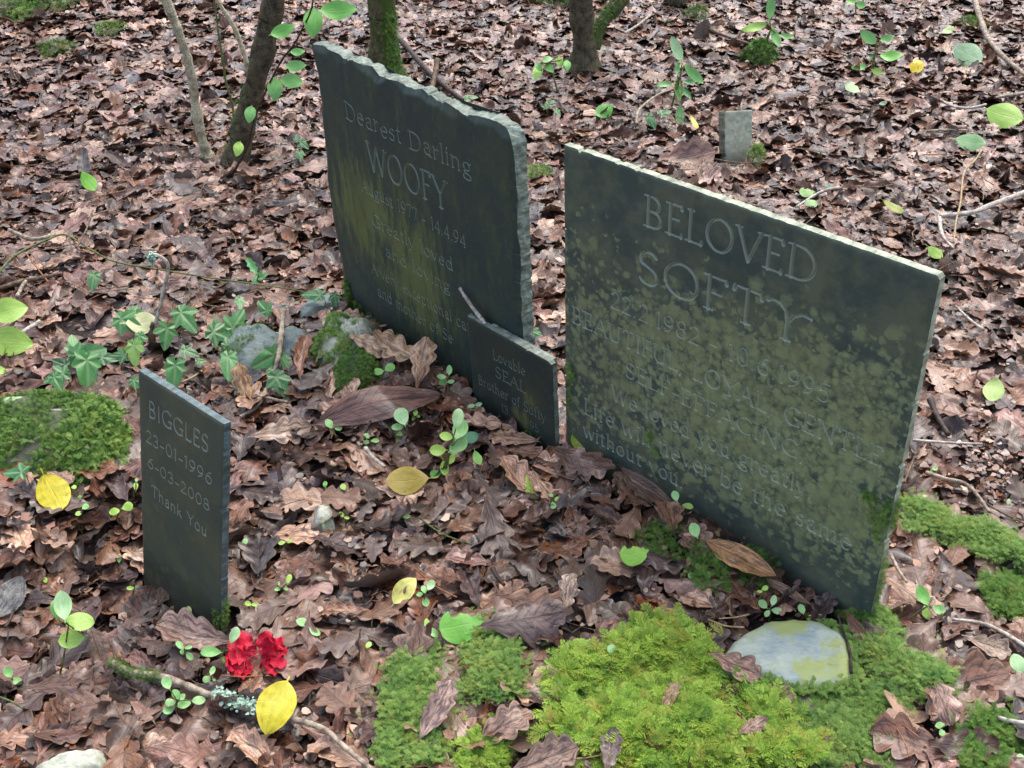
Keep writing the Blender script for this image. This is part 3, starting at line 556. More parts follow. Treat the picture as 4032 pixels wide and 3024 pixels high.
MOSS = {   # px outlines of the moss carpets: (polygon, n fronds, frond size m, material, base lift)
 'main': [(2150, 2700), (2250, 2640), (2420, 2600), (2560, 2490), (2640, 2470), (2700, 2550), (2760, 2600), (2830, 2680), (2960, 2740), (3100, 2860), (3200, 3024), (2330, 3060), (2290, 2980), (2190, 2900), (2230, 2780)],
 'left': [(1545, 2640), (1640, 2620), (1700, 2570), (1760, 2620), (1840, 2600), (1850, 2500), (1960, 2460), (2010, 2520), (2040, 2640), (2050, 2760), (1960, 2790), (1790, 2770), (1790, 2860), (1800, 3024), (1500, 3050), (1510, 2860), (1520, 2740)],
 'leftlow': [(1900, 2900), (1990, 2870), (1990, 3024), (1800, 3040), (1830, 2960)],
 'right': [(3150, 2760), (3250, 2720), (3370, 2640), (3380, 2560), (3400, 2460), (3500, 2480), (3560, 2540), (3620, 2560), (3720, 2680), (3740, 2760), (3600, 2780), (3520, 2860), (3480, 3040), (3220, 3040), (3200, 2900), (3110, 2800)],
 'corner': [(3840, 2830), (3930, 2850), (4040, 2930), (4060, 3060), (3800, 3060), (3790, 2960)],
 'ridge': [(3545, 2010), (3640, 2020), (3760, 2070), (3870, 2110), (3960, 2170), (4040, 2220), (4060, 2300), (3960, 2250), (3860, 2230), (3760, 2180), (3640, 2130), (3550, 2120)],
 'edge': [(3870, 2320), (3960, 2300), (4050, 2300), (4060, 2440), (3990, 2450), (3900, 2410)]}
ROCKS = {}
SLABPX = [[(2220, 574), (3726, 1076), (3400, 2560), (2209, 1800)], [(1217, 174), (2049, 540), (2100, 1340), (2066, 1700), (1359, 1200)], [(1837, 1244), (2193, 1423), (2210, 1840), (1866, 1600)], [(545, 1457), (912, 1661), (905, 2480), (559, 2320)]]
ROCKPX = {'mossy': [(-60, 1640), (60, 1600), (200, 1590), (330, 1600), (470, 1610), (530, 1700), (520, 1790), (400, 1850), (200, 1880), (-60, 1870)],
 'blue': [(850, 1380), (930, 1300), (1020, 1285), (1090, 1310), (1160, 1350), (1150, 1430), (1050, 1470), (930, 1470)],
 'blue2': [(1090, 1320), (1150, 1295), (1230, 1320), (1240, 1370), (1190, 1440), (1110, 1420)],
 'blue3': [(1160, 1230), (1220, 1180), (1330, 1160), (1350, 1200), (1260, 1240), (1170, 1260)],
 'quartz': [(1230, 1330), (1290, 1280), (1380, 1290), (1470, 1290), (1490, 1340), (1440, 1400), (1330, 1440), (1220, 1420)],
 'lump': [(1310, 1450), (1370, 1400), (1450, 1390), (1500, 1430), (1490, 1500), (1400, 1550), (1320, 1530)],
 'pebble': [(1232, 2030), (1250, 1990), (1280, 1980), (1310, 2005), (1315, 2055), (1270, 2075), (1235, 2065)],
 'pale': [(2810, 2610), (2880, 2515), (2935, 2470), (3018, 2432), (3120, 2436), (3239, 2455), (3328, 2495), (3366, 2605), (3372, 2690), (3230, 2715), (3087, 2712), (3040, 2680), (2900, 2660)],
 'white': [(120, 3040), (221, 2988), (310, 2968), (413, 2962), (420, 3040), (300, 3090), (150, 3080)]}
# ------------------------------------------------------------------ ground
gx = np.concatenate([[-60, -30, -15, -8, -5], np.linspace(-3.2, 3.2, 150), [5, 8, 15, 30, 60]]); gy = np.concatenate([[-30, -10, -3, -1, 0], np.linspace(.6, 7.5, 160), [9, 12, 20, 35, 60]])
XX, YY = np.meshgrid(gx, gy); ZZ = terr(XX, YY) - .006; idx = np.arange(XX.size).reshape(XX.shape)
g = mk('ground', np.stack([XX, YY, ZZ], -1).reshape(-1, 3), np.stack([idx[:-1, :-1], idx[:-1, 1:], idx[1:, 1:], idx[1:, :-1]], -1).reshape(-1, 4), M_soil); tag(g, 'dark damp woodland soil under the fallen leaves', None, None, 'structure')
# ------------------------------------------------------------------ leaf litter, in bulk
def scatter(name, n_per_m2, y0, y1, nu, nv, layers, size, sd, label, lift=.016, tilt=.18):
    r = np.random.default_rng(sd); vs = oak_variants(16, nu, nv, sd*100)
    hw = lambda y: .50*y+.95
    A = (hw(y0)+hw(y1))*(y1-y0); n = int(A*n_per_m2)
    y = y0+(y1-y0)*r.random(n*2); x = (r.random(n*2)*2-1)*hw(y1); ok = np.abs(x) < hw(y); x, y = x[ok][:n], y[ok][:n]; n = len(x)
    z = terr(x, y)
    px, py = project(np.c_[x, y, z+.01])
    keep = np.ones(n, bool); sdist = slab_dist(x, y); keep &= sdist > .020
    for k, pl in MOSS.items(): keep &= ~(inpoly(px, py, pl) & (r.random(n) > .30))
    for k, pl in ROCKPX.items(): keep &= ~inpoly(px, py, pl)
    bare = np.exp(-((px-3900)/170)**2-((py-1880)/110)**2); keep &= r.random(n) > bare*1.05
    x, y, z, sdist = x[keep], y[keep], z[keep], sdist[keep]; n = len(x)
    RM = rotmats(n, tilt, r); big = r.random(n) < .07; RM[big] = rotmats(big.sum(), .9, r)
    S = np.clip(r.normal(size, size*.22, n), size*.45, size*1.6); S = np.where(sdist < .06, S*.75, S)
    z = z + r.random(n)*lift*1.0 + .002; pc = r.choice(len(PAL), n, p=PW); C = PC[pc]*r.uniform(.75, 1.3, (n, 1))
    vi = r.integers(0, len(vs), n); acc = Acc()
    for k, (V, F, U) in enumerate(vs):
        m = np.where(vi == k)[0]; 
        if not len(m): continue
        W_ = np.einsum('nij,vj->nvi', RM[m], V)*S[m][:, None, None] + np.stack([x[m], y[m], z[m]], -1)[:, None, :]
        nv_ = len(V); Fa = (F[None]+(np.arange(len(m))*nv_)[:, None, None]).reshape(-1, 4)
        Ua = np.repeat(U[None], len(m), 0); Ua[:, :, 2] = r.random(len(m))[:, None]
        La = np.concatenate([np.repeat(C[m][:, None], nv_, 1), np.ones((len(m), nv_, 1))], -1)
        acc.add(W_.reshape(-1, 3), Fa, luv=Ua.reshape(-1, 3), lc=La.reshape(-1, 4))
    o = acc.build(name, M_leaf_s); tag(o, label, 'leaf litter', None, 'stuff'); return n
c1 = scatter('leaf_litter', 1100, .72, 2.35, 26, 4, 3, .092, 5, 'thick wet carpet of brown oak leaves around the four inscribed gravestones')
c2 = scatter('leaf_litter', 880, 2.35, 4.1, 17, 4, 3, .096, 6, 'thick wet carpet of brown oak leaves behind the gravestones and round the small marker')
c3 = scatter('leaf_litter', 800, 4.1, 7.0, 13, 4, 3, .098, 7, 'farthest stretch of brown leaf carpet among the trees')
# small crumbs and broken bits
def crumbs(n, sd):
    r = np.random.default_rng(sd); y = 0.8+r.random(n)**1.1*4.2; x = (r.random(n)*2-1)*(.5*y+.3)
    nb = 1500; x[:nb], y[:nb] = hit(3900, 1880)[0]+r.normal(0, .10, nb), hit(3900, 1880)[1]+r.normal(0, .09, nb)
    z = terr(x, y)+r.random(n)*.026+.002; V0 = np.array([(-.5, -.3, 0), (.1, -.5, .1), (.5, -.1, 0), (.35, .4, .05), (-.2, .45, .12), (-.5, .1, 0)]); ok = slab_dist(x, y) > .01; x, y, z = x[ok], y[ok], z[ok]; n = len(x)
    RM = rotmats(n, .5, r); S = r.uniform(.004, .020, n); W_ = np.einsum('nij,nvj->nvi', RM, V0[None]*r.uniform(.5, 1.3, (n, 6, 1)))*S[:, None, None]+np.stack([x, y, z], -1)[:, None]
    F0 = np.array([[0, 1, 2, 3], [0, 3, 4, 5]]); Fa = (F0[None]+(np.arange(n)*6)[:, None, None]).reshape(-1, 4)
    C = PC[r.choice(len(PAL), n, p=PW)]*r.uniform(.6, 1.4, (n, 1)); U = np.zeros((n, 6, 3)); U[:, :, 0] = .3; U[:, :, 1] = .5; U[:, :, 2] = r.random(n)[:, None]
    La = np.concatenate([np.repeat(C[:, None], 6, 1), np.ones((n, 6, 1))], -1)
    o = mk('leaf_crumbs', W_.reshape(-1, 3), Fa, M_leaf_s, attrs=dict(luv=U.reshape(-1, 3), lc=La.reshape(-1, 4))); tag(o, 'crumbs of broken leaf and soil scattered through the litter', 'leaf crumbs', None, 'stuff')
crumbs(17000, 3)
# ------------------------------------------------------------------ the loose leaves on top: each one a thing
OV = [mk('oak_leaf', *blade(oakw(np.random.default_rng(900+i), 3.6+.06*(i % 14), .42+.015*(i % 9)), 30, 6, pet=.05+.01*(i % 8), petw=.009, bend=[.3, -.4, .5, -.6, .2, 1.2, -.3, -1.3][i % 8], cup=[.6, -.9, 1.2, -.5, 3., .4, -1.4, .8, -3.6][i % 9], twist=[.2, -.4, .5, 0, -.2][i % 5], ruf=.014+.003*(i % 8), fold=[.2, -.1, .3, .1][i % 4], rufn=3.5+.3*(i % 5), sd=i, sweep=.35)[:2], M_leaf_o, mesh_only=True,
      attrs=dict(luv=blade(oakw(np.random.default_rng(900+i), 3.6+.06*(i % 14), .42+.015*(i % 9)), 30, 6, pet=.05+.01*(i % 8))[2])) for i in range(28)]
LM = [('the red flowers', (1000, 2570)), ('the BIGGLES stone', (740, 2330)), ('the small SEAL stone', (2000, 1750)), ('the foot of the BELOVED SOFTY stone', (2900, 2200)), ('the yellow leaf lowest in view', (1086, 2780)),
      ('the pale flat rock', (3100, 2560)), ('the big bright moss carpet', (2600, 2700)), ('the left moss patch', (1750, 2700)), ('the green stem cluster before the SEAL stone', (1745, 1850)), ('the small white pebble', (1276, 2025)),
      ('the large mossy rock', (200, 1750)), ('the mossy ridge at the right', (3800, 2150)), ('the bottom left corner', (200, 2850)), ('the bottom right corner', (3850, 2750)), ('the chewed bright green leaf', (2499, 2181)), ('the pale yellow leaf in mid ground', (1593, 2323)), ('the ivy', (900, 1400))]
def leaf_obj(me, name, P, a, b, nn, color, label, cat, group=None, parent=None):
    o = bpy.data.objects.new(name, me); sc.collection.objects.link(o)
    m = Matrix([[a[0], b[0], nn[0], P[0]], [a[1], b[1], nn[1], P[1]], [a[2], b[2], nn[2], P[2]], [0, 0, 0, 1]])
    if parent is not None: o.parent = parent; m = parent.matrix_basis.inverted() @ m
    o.matrix_basis = m; o.color = (*color, 1)
    if cat: tag(o, label, cat, group)
    elif label: o['label'] = label
    return o
def tri(px, py, P, ang, Lpx, k=.5, jit=None, wscale=1.):
    """frame of a blade whose picture has length Lpx and points along ang (degrees, image, counter-clockwise)"""
    d = nrm(P-CAM); nn = nrm(np.array([0, 0, 1.])*(1-k) - d*k + (0 if jit is None else np.asarray(jit)))
    t = math.radians(ang); ac = camR*math.cos(t)+camU*math.sin(t); a = ac - d*(ac@nn)/(d@nn)
    a = nrm(a)*min(np.linalg.norm(a), 1.7); L = Lpx*zd(P)/FP; la = np.linalg.norm(a)
    b = nrm(np.cross(nn, a)); return a*L, b*L*wscale, nn*L
rr = np.random.default_rng(77); pts = []; tries = 0
while len(pts) < 285 and tries < 40000:
    tries += 1
    py = 1500+1530*rr.random()**.75; px = rr.uniform(-10, 4042)
    if any(bool(inpoly(px, py, p)) for p in SLABPX) : continue
    if any(bool(inpoly(px, py, p)) for p in MOSS.values()) and rr.random() > .12: continue
    if any(bool(inpoly(px, py, p)) for p in ROCKPX.values()): continue
    if abs(px-3900) < 180 and abs(py-1880) < 110: continue
    P = hit(px, py, 0.)
    if slab_dist(P[0], P[1]) < .036: continue
    if any((P[0]-q[0])**2+(P[1]-q[1])**2 < .058**2 for q in pts): continue
    pts.append(P)
    pc = int(rr.choice(len(PAL), p=PW)); col = PC[pc]*rr.uniform(.85, 1.25); S = float(np.clip(rr.normal(.104, .020), .06, .145)); RMx = rotmats(1, .22 if rr.random() < .85 else .6, rr)[0]
    P2 = P+np.array([0, 0, .022+.006*rr.random()]); near = min(LM, key=lambda l: (l[1][0]-px)**2+(l[1][1]-py)**2)[0]; vi = int(rr.integers(0, 28))
    desc = 'curled' if (vi % 9) in (4, 8) or (vi % 8) in (5, 7) else 'flattish'
    leaf_obj(OV[vi], 'oak_leaf', P2, RMx[:, 0]*S, RMx[:, 1]*S, RMx[:, 2]*S, col, '%s %s oak leaf lying loose near %s' % (desc, PN[pc], near), 'leaf', 'loose oak leaves on top of the litter')
M_straw2 = twig_mat('dull_stalk', (.10, .06, .04), (.34, .24, .15), spots=.3)
# ------------------------------------------------------------------ tubes: twigs, stems, trunks
def tube(pts, rad, seg=7, mat=None, knob=.12, sub=6, seed=0, mossf=None):
    pts = np.array(pts, float); r = np.random.default_rng(abs(int(seed))); rad = np.atleast_1d(np.array(rad, float))
    if len(rad) == 1: rad = np.repeat(rad, len(pts))
    n = len(pts); T = []; Q = []; Rr = []
    for i in range(n-1):                                     # Catmull-Rom
        p0 = pts[max(i-1, 0)]; p1 = pts[i]; p2 = pts[i+1]; p3 = pts[min(i+2, n-1)]
        for k in range(sub):
            t = k/sub; Q.append(.5*((2*p1)+(-p0+p2)*t+(2*p0-5*p1+4*p2-p3)*t*t+(-p0+3*p1-3*p2+p3)*t**3)); Rr.append(rad[i]*(1-t)+rad[i+1]*t)
    Q.append(pts[-1]); Rr.append(rad[-1]); Q = np.array(Q); Rr = np.array(Rr)
    m = len(Q); tg = np.gradient(Q, axis=0); tg /= np.linalg.norm(tg, axis=1)[:, None]+1e-12
    ref = np.array([0, 0, 1.]) if abs(tg[0][2]) < .9 else np.array([1., 0, 0]); V = []; U = []; L = 0
    sdn = r.uniform(0, 50)
    for i in range(m):
        e1 = nrm(np.cross(tg[i], ref)); e2 = np.cross(e1, tg[i])
        if i: L += np.linalg.norm(Q[i]-Q[i-1])
        kk = 1+knob*mn.noise(Vector((L*.6/max(Rr[i], 1e-4), sdn, 0)))*1.6
        for s in range(seg):
            a = 2*math.pi*s/seg; q = kk*(1+knob*.9*mn.noise(Vector((math.cos(a)*1.3+sdn, math.sin(a)*1.3, L*.35/max(Rr[i], 1e-4)))))
            V.append(Q[i]+(e1*math.cos(a)+e2*math.sin(a))*Rr[i]*q); 
            if mossf is None: U.append((a*Rr[i], L, sdn*.01))
            else: U.append((a*Rr[i], L, mossf(i/(m-1), (e1*math.cos(a)+e2*math.sin(a)))))
    F = [(i*seg+s, i*seg+(s+1) % seg, (i+1)*seg+(s+1) % seg, (i+1)*seg+s) for i in range(m-1) for s in range(seg)]
    V.append(Q[0]-tg[0]*Rr[0]*.2); U.append((0, 0, 0)); V.append(Q[-1]+tg[-1]*Rr[-1]*.2); U.append((0, L, 0)); a, b = len(V)-2, len(V)-1
    F += [(a, (s+1) % seg, s) for s in range(seg)] + [(b, (m-1)*seg+s, (m-1)*seg+(s+1) % seg) for s in range(seg)]
    return np.array(V), F, np.array(U)
def twig(name, pxs, wpx, mat, label, h=.040, cat='twig', group=None, parent=None, hs=None, seed=0, knob=.15, seg=7):
    P = [hit(p[0], p[1], (hs[i] if hs else h)) for i, p in enumerate(pxs)]
    wv = np.atleast_1d(wpx); wv = np.interp(np.linspace(0, 1, len(P)), np.linspace(0, 1, len(wv)), wv)
    rad = [wv[i]*.5*zd(P[i])/FP for i in range(len(P))]
    V, F, U = tube(P, rad, seg, seed=seed or int(pxs[0][0]), knob=knob)
    o = mk(name, V, F, mat, parent, True, dict(luv=U), base=P[0] if parent is None else np.array(parent.location))
    if parent is None: tag(o, label, cat, group)
    return o, P
TG = 'twigs lying in the leaf litter'
tw = [('fallen_twig', [(3832, -20), (3862, 80), (3895, 159), (3968, 239), (4060, 310)], [24, 18], M_twig, 'pale grey branch entering at the top right corner of the view'),
 ('fallen_twig', [(3915, 385), (3980, 375), (4060, 362)], [10, 18], M_twig, 'short pale stick at the right edge above the lime-green leaf'),
 ('fallen_twig', [(3703, 391), (3749, 418), (3820, 425), (3882, 411)], [10], M_twigw, 'thin curved whitish twig below the pale leaf at upper right'),
 ('fallen_twig', [(3650, 516), (3720, 512), (3809, 513)], [9], M_twig, 'thin straight twig right of the grey marker stone'),
 ('fallen_twig', [(3133, 816), (3232, 755), (3312, 738)], [8, 12], M_twigw, 'thin whitish twig behind the top edge of the BELOVED SOFTY stone'),
 ('fallen_twig', [(3764, 1205), (3820, 1260), (3873, 1298)], [9, 14], M_twigw, 'short whitish twig beside the right edge of the BELOVED SOFTY stone'),
 ('fallen_twig', [(3595, 1733), (3722, 1742), (3867, 1748)], [12, 9], M_twigw, 'slim straight whitish twig lying level beside bare soil'),
 ('fallen_twig', [(3645, 1860), (3719, 1884), (3811, 1911), (3898, 2017)], [18, 14], M_twig, 'knotty buff stick between the bare soil and the mossy ridge'),
 ('fallen_twig', [(3854, 1964), (3940, 2015), (4050, 2070)], [8], M_twigb, 'thin reddish brown twig above the mossy ridge'),
 ('fallen_twig', [(3662, 1573), (3690, 1640), (3734, 1711)], [26, 20], M_twigd, 'blackened rotten stick beside the right edge of the BELOVED SOFTY stone'),
 ('fallen_twig', [(3507, 2181), (3535, 2240), (3570, 2292)], [15, 12], M_twig, 'short buff twig leaning at the lower right edge of the BELOVED SOFTY stone'),
 ('fallen_twig', [(3750, 2438), (3869, 2455), (3946, 2489), (4050, 2552)], [14, 20], M_twigw, 'knobbly whitish twig at the lower right edge'),
 ('fallen_twig', [(4050, 2850), (3990, 2840), (3930, 2825)], [20, 14], M_twigw, 'stubby whitish stick beside the moss in the bottom right corner'),
 ('fallen_twig', [(-20, 1140), (90, 1108), (150, 1098), (245, 1075)], [18, 22, 12], M_twigb, 'gnarled brown root-like stick at the left edge'),
 ('fallen_twig', [(66, 1169), (92, 1120), (110, 1100)], [16], M_twig, 'short pale forked stub at the left edge beside the root-like stick'),
 ('fallen_twig', [(36, 905), (80, 925), (130, 942), (217, 925)], [14, 18, 14], M_twig, 'lichened pale stick above the root-like stick at left'),
 ('fallen_twig', [(157, 1265), (110, 1295), (50, 1330)], [18, 16], M_twigw, 'white broken stick between the two bright leaves at left edge'),
 ('fallen_twig', [(365, 830), (345, 890), (331, 922), (300, 975)], [7, 9], M_twigb, 'thin brown twig below the dark lance-shaped leaf'),
 ('fallen_twig', [(1000, 1552), (1070, 1570), (1133, 1584)], [12], M_twig, 'short buff twig crossing below the knobbly lichened stick'),
 ('fallen_twig', [(1438, 1763), (1476, 1808), (1517, 1838)], [18, 14], M_twigw, 'smooth whitish curved stick left of the tallest green seedling'),
 ('fallen_twig', [(1468, 1641), (1440, 1700), (1437, 1730)], [14, 11], M_twigd, 'short dark lichen-tipped stick above the smooth whitish one'),
 ('fallen_twig', [(1938, 2238), (1960, 2275), (1985, 2303)], [22, 16], M_twigd, 'broken black stub in mid ground right of the pale yellow leaf'),
 ('fallen_twig', [(3300, 2420), (3317, 2480), (3345, 2560), (3352, 2650)], [10, 14], M_twigd, 'thin black twig lying across the pale flat rock'),
 ('fallen_twig', [(2730, 2680), (2790, 2790), (2830, 2870), (2870, 2950)], [14, 26, 20], M_twigd, 'rotten dark stick half sunk in the bright moss carpet'),
 ('fallen_twig', [(1550, 130), (1615, 200), (1697, 293), (1827, 400)], [24, 20], M_twigd, 'dark fallen branch lying from the mossy trunk toward the tall slate stone'),
 ('fallen_twig', [(2642, 353), (2600, 368), (2548, 403), (2513, 438), (2505, 487)], [8, 12], M_twig, 'thin arched twig left of the toothed holly-like sapling'),
 ('fallen_twig', [(20, 2470), (40, 2440), (55, 2400)], [12], M_twigd, 'little dark twig below the grey leaf at the left edge'),
 ('fallen_twig', [(3560, 1900), (3580, 1850), (3600, 1800)], [10], M_twigb, 'thin brown twig against the right side of the BELOVED SOFTY stone'),
 ('fallen_twig', [(1690, 380), (1712, 300), (1722, 235)], [20, 26], M_twigb, 'upright stub crossing the dark fallen branch'),
 ('fallen_twig', [(1300, 60), (1240, 130), (1190, 160)], [8, 14], M_twigb, 'brown twig in the litter beside the leafy privet shoot'),
 ('fallen_twig', [(2560, 60), (2510, 100), (2460, 130)], [9], M_twigw, 'short pale twig right of the forked trunk'),
 ('fallen_twig', [(2740, 90), (2850, 140), (2960, 175)], [14, 10], M_twigb, 'straight brown stick left of the upper laurel sapling'),
 ('fallen_twig', [(1010, 850), (1100, 880), (1160, 900)], [6], M_twigb, 'fine brown twig left of the tall slate stone')]
for i, t in enumerate(tw):
    hs = None
    if 'upright stub' in t[4]: hs = [.02, .06, .10]
    if 'lying across the pale' in t[4]: hs = [.05]*4
    twig(*t[:5], group=TG, seed=i+1, hs=hs)
o, P_ = twig('forked_branch', [(4060, 748), (3915, 802), (3829, 836), (3700, 850)], [22, 18], M_twigw, 'forked pale branch reaching in from the right edge', h=.04, cat='branch')
twig('side_twig', [(3700, 852), (3702, 890), (3716, 935), (3756, 978)], [18, 10], M_twigw, None, h=.035, parent=o)
o, P_ = twig('forked_branch', [(12, 1650), (108, 1622), (241, 1617), (362, 1600)], [22, 18, 12], M_twigw, 'forked white stick lying on top of the large mossy rock', hs=[.04, .06, .075, .07], cat='branch')
twig('side_twig', [(108, 1622), (160, 1590), (211, 1565)], [18, 12], M_twigw, None, h=.07, parent=o)
o, P_ = twig('bramble_stem', [(-10, 1080), (60, 1005), (181, 946), (259, 925), (362, 985), (452, 1030), (633, 1062), (844, 1096), (994, 1117), (1150, 1140), (1225, 1158)], [10, 8, 6, 5], M_stemg, 'long thin green bramble stem arching over the leaves left of the tall stone', h=.036, cat='stem', knob=.08)
# bent stick rising from a rotten stump, lichen at its crook
base = hit(600, 1385); pl = [(603, 1300), (620, 1245), (640, 1160), (662, 1065), (650, 1024), (603, 1002), (592, 1030)]
e = empty('bent_stick', base); tag(e, 'upright bent stick with a lichened crook rising from a rotten stump among the ivy', 'stick')
PB = [on_plane(x, y, base[1]+.03*(1300-y)/300) for x, y in pl]; V, F, U = tube(PB, [.0045, .0042, .004, .004, .004, .0045, .003], 8, seed=5); mk('stem', V, F, M_twigw, e, True, dict(luv=U), base)
V, F, U = tube([hit(598, 1390), on_plane(598, 1330, base[1]), on_plane(601, 1270, base[1])], [.011, .009, .004], 9, seed=8, knob=.3); mk('stump', V, F, M_twigb, e, True, dict(luv=U), base)
def lichen(name, centers, n, s, parent, base, sd=1, spread=.006):
    r = np.random.default_rng(sd); acc = Acc()
    for c in centers:
        for _ in range(n):
            p = c+r.normal(0, spread, 3)*[1, 1, .7]; RMx = rotmats(1, .9, r)[0]; k = 6
            ang = np.linspace(0, 2*np.pi, k, endpoint=False); rad = r.uniform(.5, 1, k)*s*r.uniform(.5, 1.2)
            V = np.stack([np.cos(ang)*rad, np.sin(ang)*rad, r.uniform(0, .6, k)*s], -1) @ RMx.T + p
            acc.add(V, np.array([[0, 1, 2, 3], [0, 3, 4, 5]]), luv=np.zeros((k, 3)))
    return acc.build(name, M_lichen, parent, base)
lichen('lichen', [PB[5], (PB[5]+PB[6])/2, PB[6]], 40, .005, e, base, spread=.004)
o, P_ = twig('knobbly_stick', [(1115, 1217), (1109, 1302), (1097, 1404), (1075, 1480), (1049, 1533), (1013, 1599), (946, 1641)], [22, 26, 20, 16, 14, 12], M_twig, 'knobbly lichen-crusted stick lying over the blue grey slate rock', hs=[.09, .085, .08, .05, .04, .03, .03], cat='stick', knob=.35)
lichen('lichen', [P_[0]*(1-t)+P_[2]*t+[0, 0, .004] for t in (0, .25, .5)], 14, .004, o, np.array(o.location), 3)
# small stick leaning on the tall stone, behind the SEAL stone
a0 = woP+woU*.60+woV*.02+woN*.012; d = ray(1811, 1135); t = np.dot(woP-CAM+woN*.008, woN)/np.dot(d, woN); top_ = CAM+d*t; d2 = ray(1900, 1262); t2 = np.dot(woP-CAM+woN*.022, woN)/np.dot(d2, woN); mid_ = CAM+d2*t2
V, F, U = tube([top_, (top_*.6+mid_*.4)+woN*.002, mid_, mid_+(mid_-top_)*.12], [.0038, .0042, .004, .004], 8, seed=12, knob=.25); o = mk('leaning_stick', V, F, M_twigw, None, True, dict(luv=U), base=top_); tag(o, 'short pale stick leaning on the tall slate stone just behind the SEAL stone', 'stick')
# front lichened stick: mossy end, pale middle, lichen tufts
e0 = hit(435, 2604, .02); e = TRS = empty('lichened_stick', e0); tag(e, 'long front stick, mossy at its left end, with pale lichen tufts', 'stick')
tw_, PS = twig('branch', [(435, 2604), (516, 2648), (627, 2662), (723, 2695), (834, 2740), (996, 2796), (1090, 2815), (1167, 2834), (1276, 2871), (1349, 2935), (1440, 3010), (1500, 3060)], [26, 34, 30, 28, 28, 26, 24, 24, 22, 22, 22], M_twig, None, h=.044, parent=e, seed=31)
lichen('lichen', [PS[4]+(PS[5]-PS[4])*t+np.array([0, 0, .007]) for t in np.linspace(.15, 1., 9)], 26, .0048, e, e0, 5, spread=.0055)
# ------------------------------------------------------------------ trunks
TRK = {}; TRE = {}
def trunk(name, tname, base_px, pxs, wpx, mat, label, mossf, tilt=.0, extra=2.6, seg=16, sub=8, cat='tree', parts=()):
    b = hit(*base_px); e = empty(name, b); tag(e, label, cat)
    def tb(pn, pxs, wpx, mat, tilt, ext, mossf, root=True):
        P = [on_plane(x, y, b[1]+tilt*(base_px[1]-y)/300) for x, y in pxs]; rad = [w_*.5*zd(p)/FP for w_, p in zip(wpx, P)]
        if root: P = [P[0]-np.array([0, 0, .05]), P[0]+np.array([0, 0, .012])]+P[1:]; rad = [rad[0]*1.9, rad[0]*1.25]+rad[1:]
        dv = nrm(P[-1]-P[-2]); 
        for k in range(1, 5): dv = nrm(dv+np.array([.05*math.sin(k*2+P[0][0]*5), .04*math.cos(k*3), .06])); P.append(P[-1]+dv*ext/4); rad.append(rad[-1]*(1-.1))
        TRK[(name, pn)] = (P, rad); V, F, U = tube(P, rad, seg, sub=sub, knob=.19, seed=int(base_px[0]), mossf=mossf); mk(pn, V, F, mat, e, True, dict(luv=U), b)
    tb(tname, pxs, wpx, mat, tilt, extra, mossf)
    for p in parts: tb(*p)
    TRE[name] = (e, b)
    return e, b
trunk('sapling_tree', 'trunk', (819, 632), [(819, 632), (803, 570), (776, 461), (760, 336), (738, 228), (700, 119), (655, 5)], [46, 38, 40, 38, 36, 34, 34], M_barkp, 'slender pale-barked sapling stem at left, bending away from the darker trunk beside it', lambda t, e: 0., seg=12)
trunk('leaning_tree', 'trunk', (925, 650), [(930, 650), (950, 560), (975, 434), (1005, 320), (1032, 217), (1058, 100), (1080, -10)], [104, 94, 88, 86, 84, 88, 94], M_bark, 'dark leaning trunk at upper left behind the privet shoot', lambda t, e: .35 if e[0] < -.3 else .05)
trunk('mossy_tree', 'trunk', (1515, 375), [(1515, 380), (1520, 330), (1512, 240), (1507, 160), (1502, 80), (1500, -10)], [205, 175, 118, 102, 105, 112], M_barkm, 'moss-covered trunk standing just behind the broken top of the tall slate stone', lambda t, e: .75 if e[0] > .25 else .35)
trunk('forked_tree', 'trunk', (2295, 275), [(2295, 285), (2300, 200), (2296, 120), (2290, 50), (2288, -10)], [110, 96, 94, 84, 80], M_bark, 'dark forked trunk at top centre dividing into two limbs', lambda t, e: .25,
      parts=[('limb', [(2330, 190), (2349, 124), (2395, 60), (2450, -10)], [60, 58, 56, 54], M_barkm, .1, 2.4, (lambda t, e: .45), False)])
trunk('thin_sapling', 'stem', (925, 600), [(920, 560), (917, 423), (890, 325), (879, 244), (857, 108), (841, -5)], [10, 9, 9, 9, 8, 8], M_stemg, 'very thin green sapling stem between the pale and the dark trunk', lambda t, e: 0., tilt=.02, seg=7)
trunk('thin_sapling', 'stem', (985, 300), [(975, 300), (966, 228), (922, 108), (880, 40), (852, -5)], [18, 19, 19, 17, 17], M_barkp, 'thin brown sapling stem slanting behind the dark leaning trunk', lambda t, e: 0., seg=8)
trunk('dark_hole_post', 'trunk', (2662, 20), [(2662, 25), (2662, -20)], [84, 80], M_bark, 'dark post standing in for a dark hole at the top edge, right of the forked trunk', lambda t, e: .1)  # dark post added in place of the dark hole at the top edge
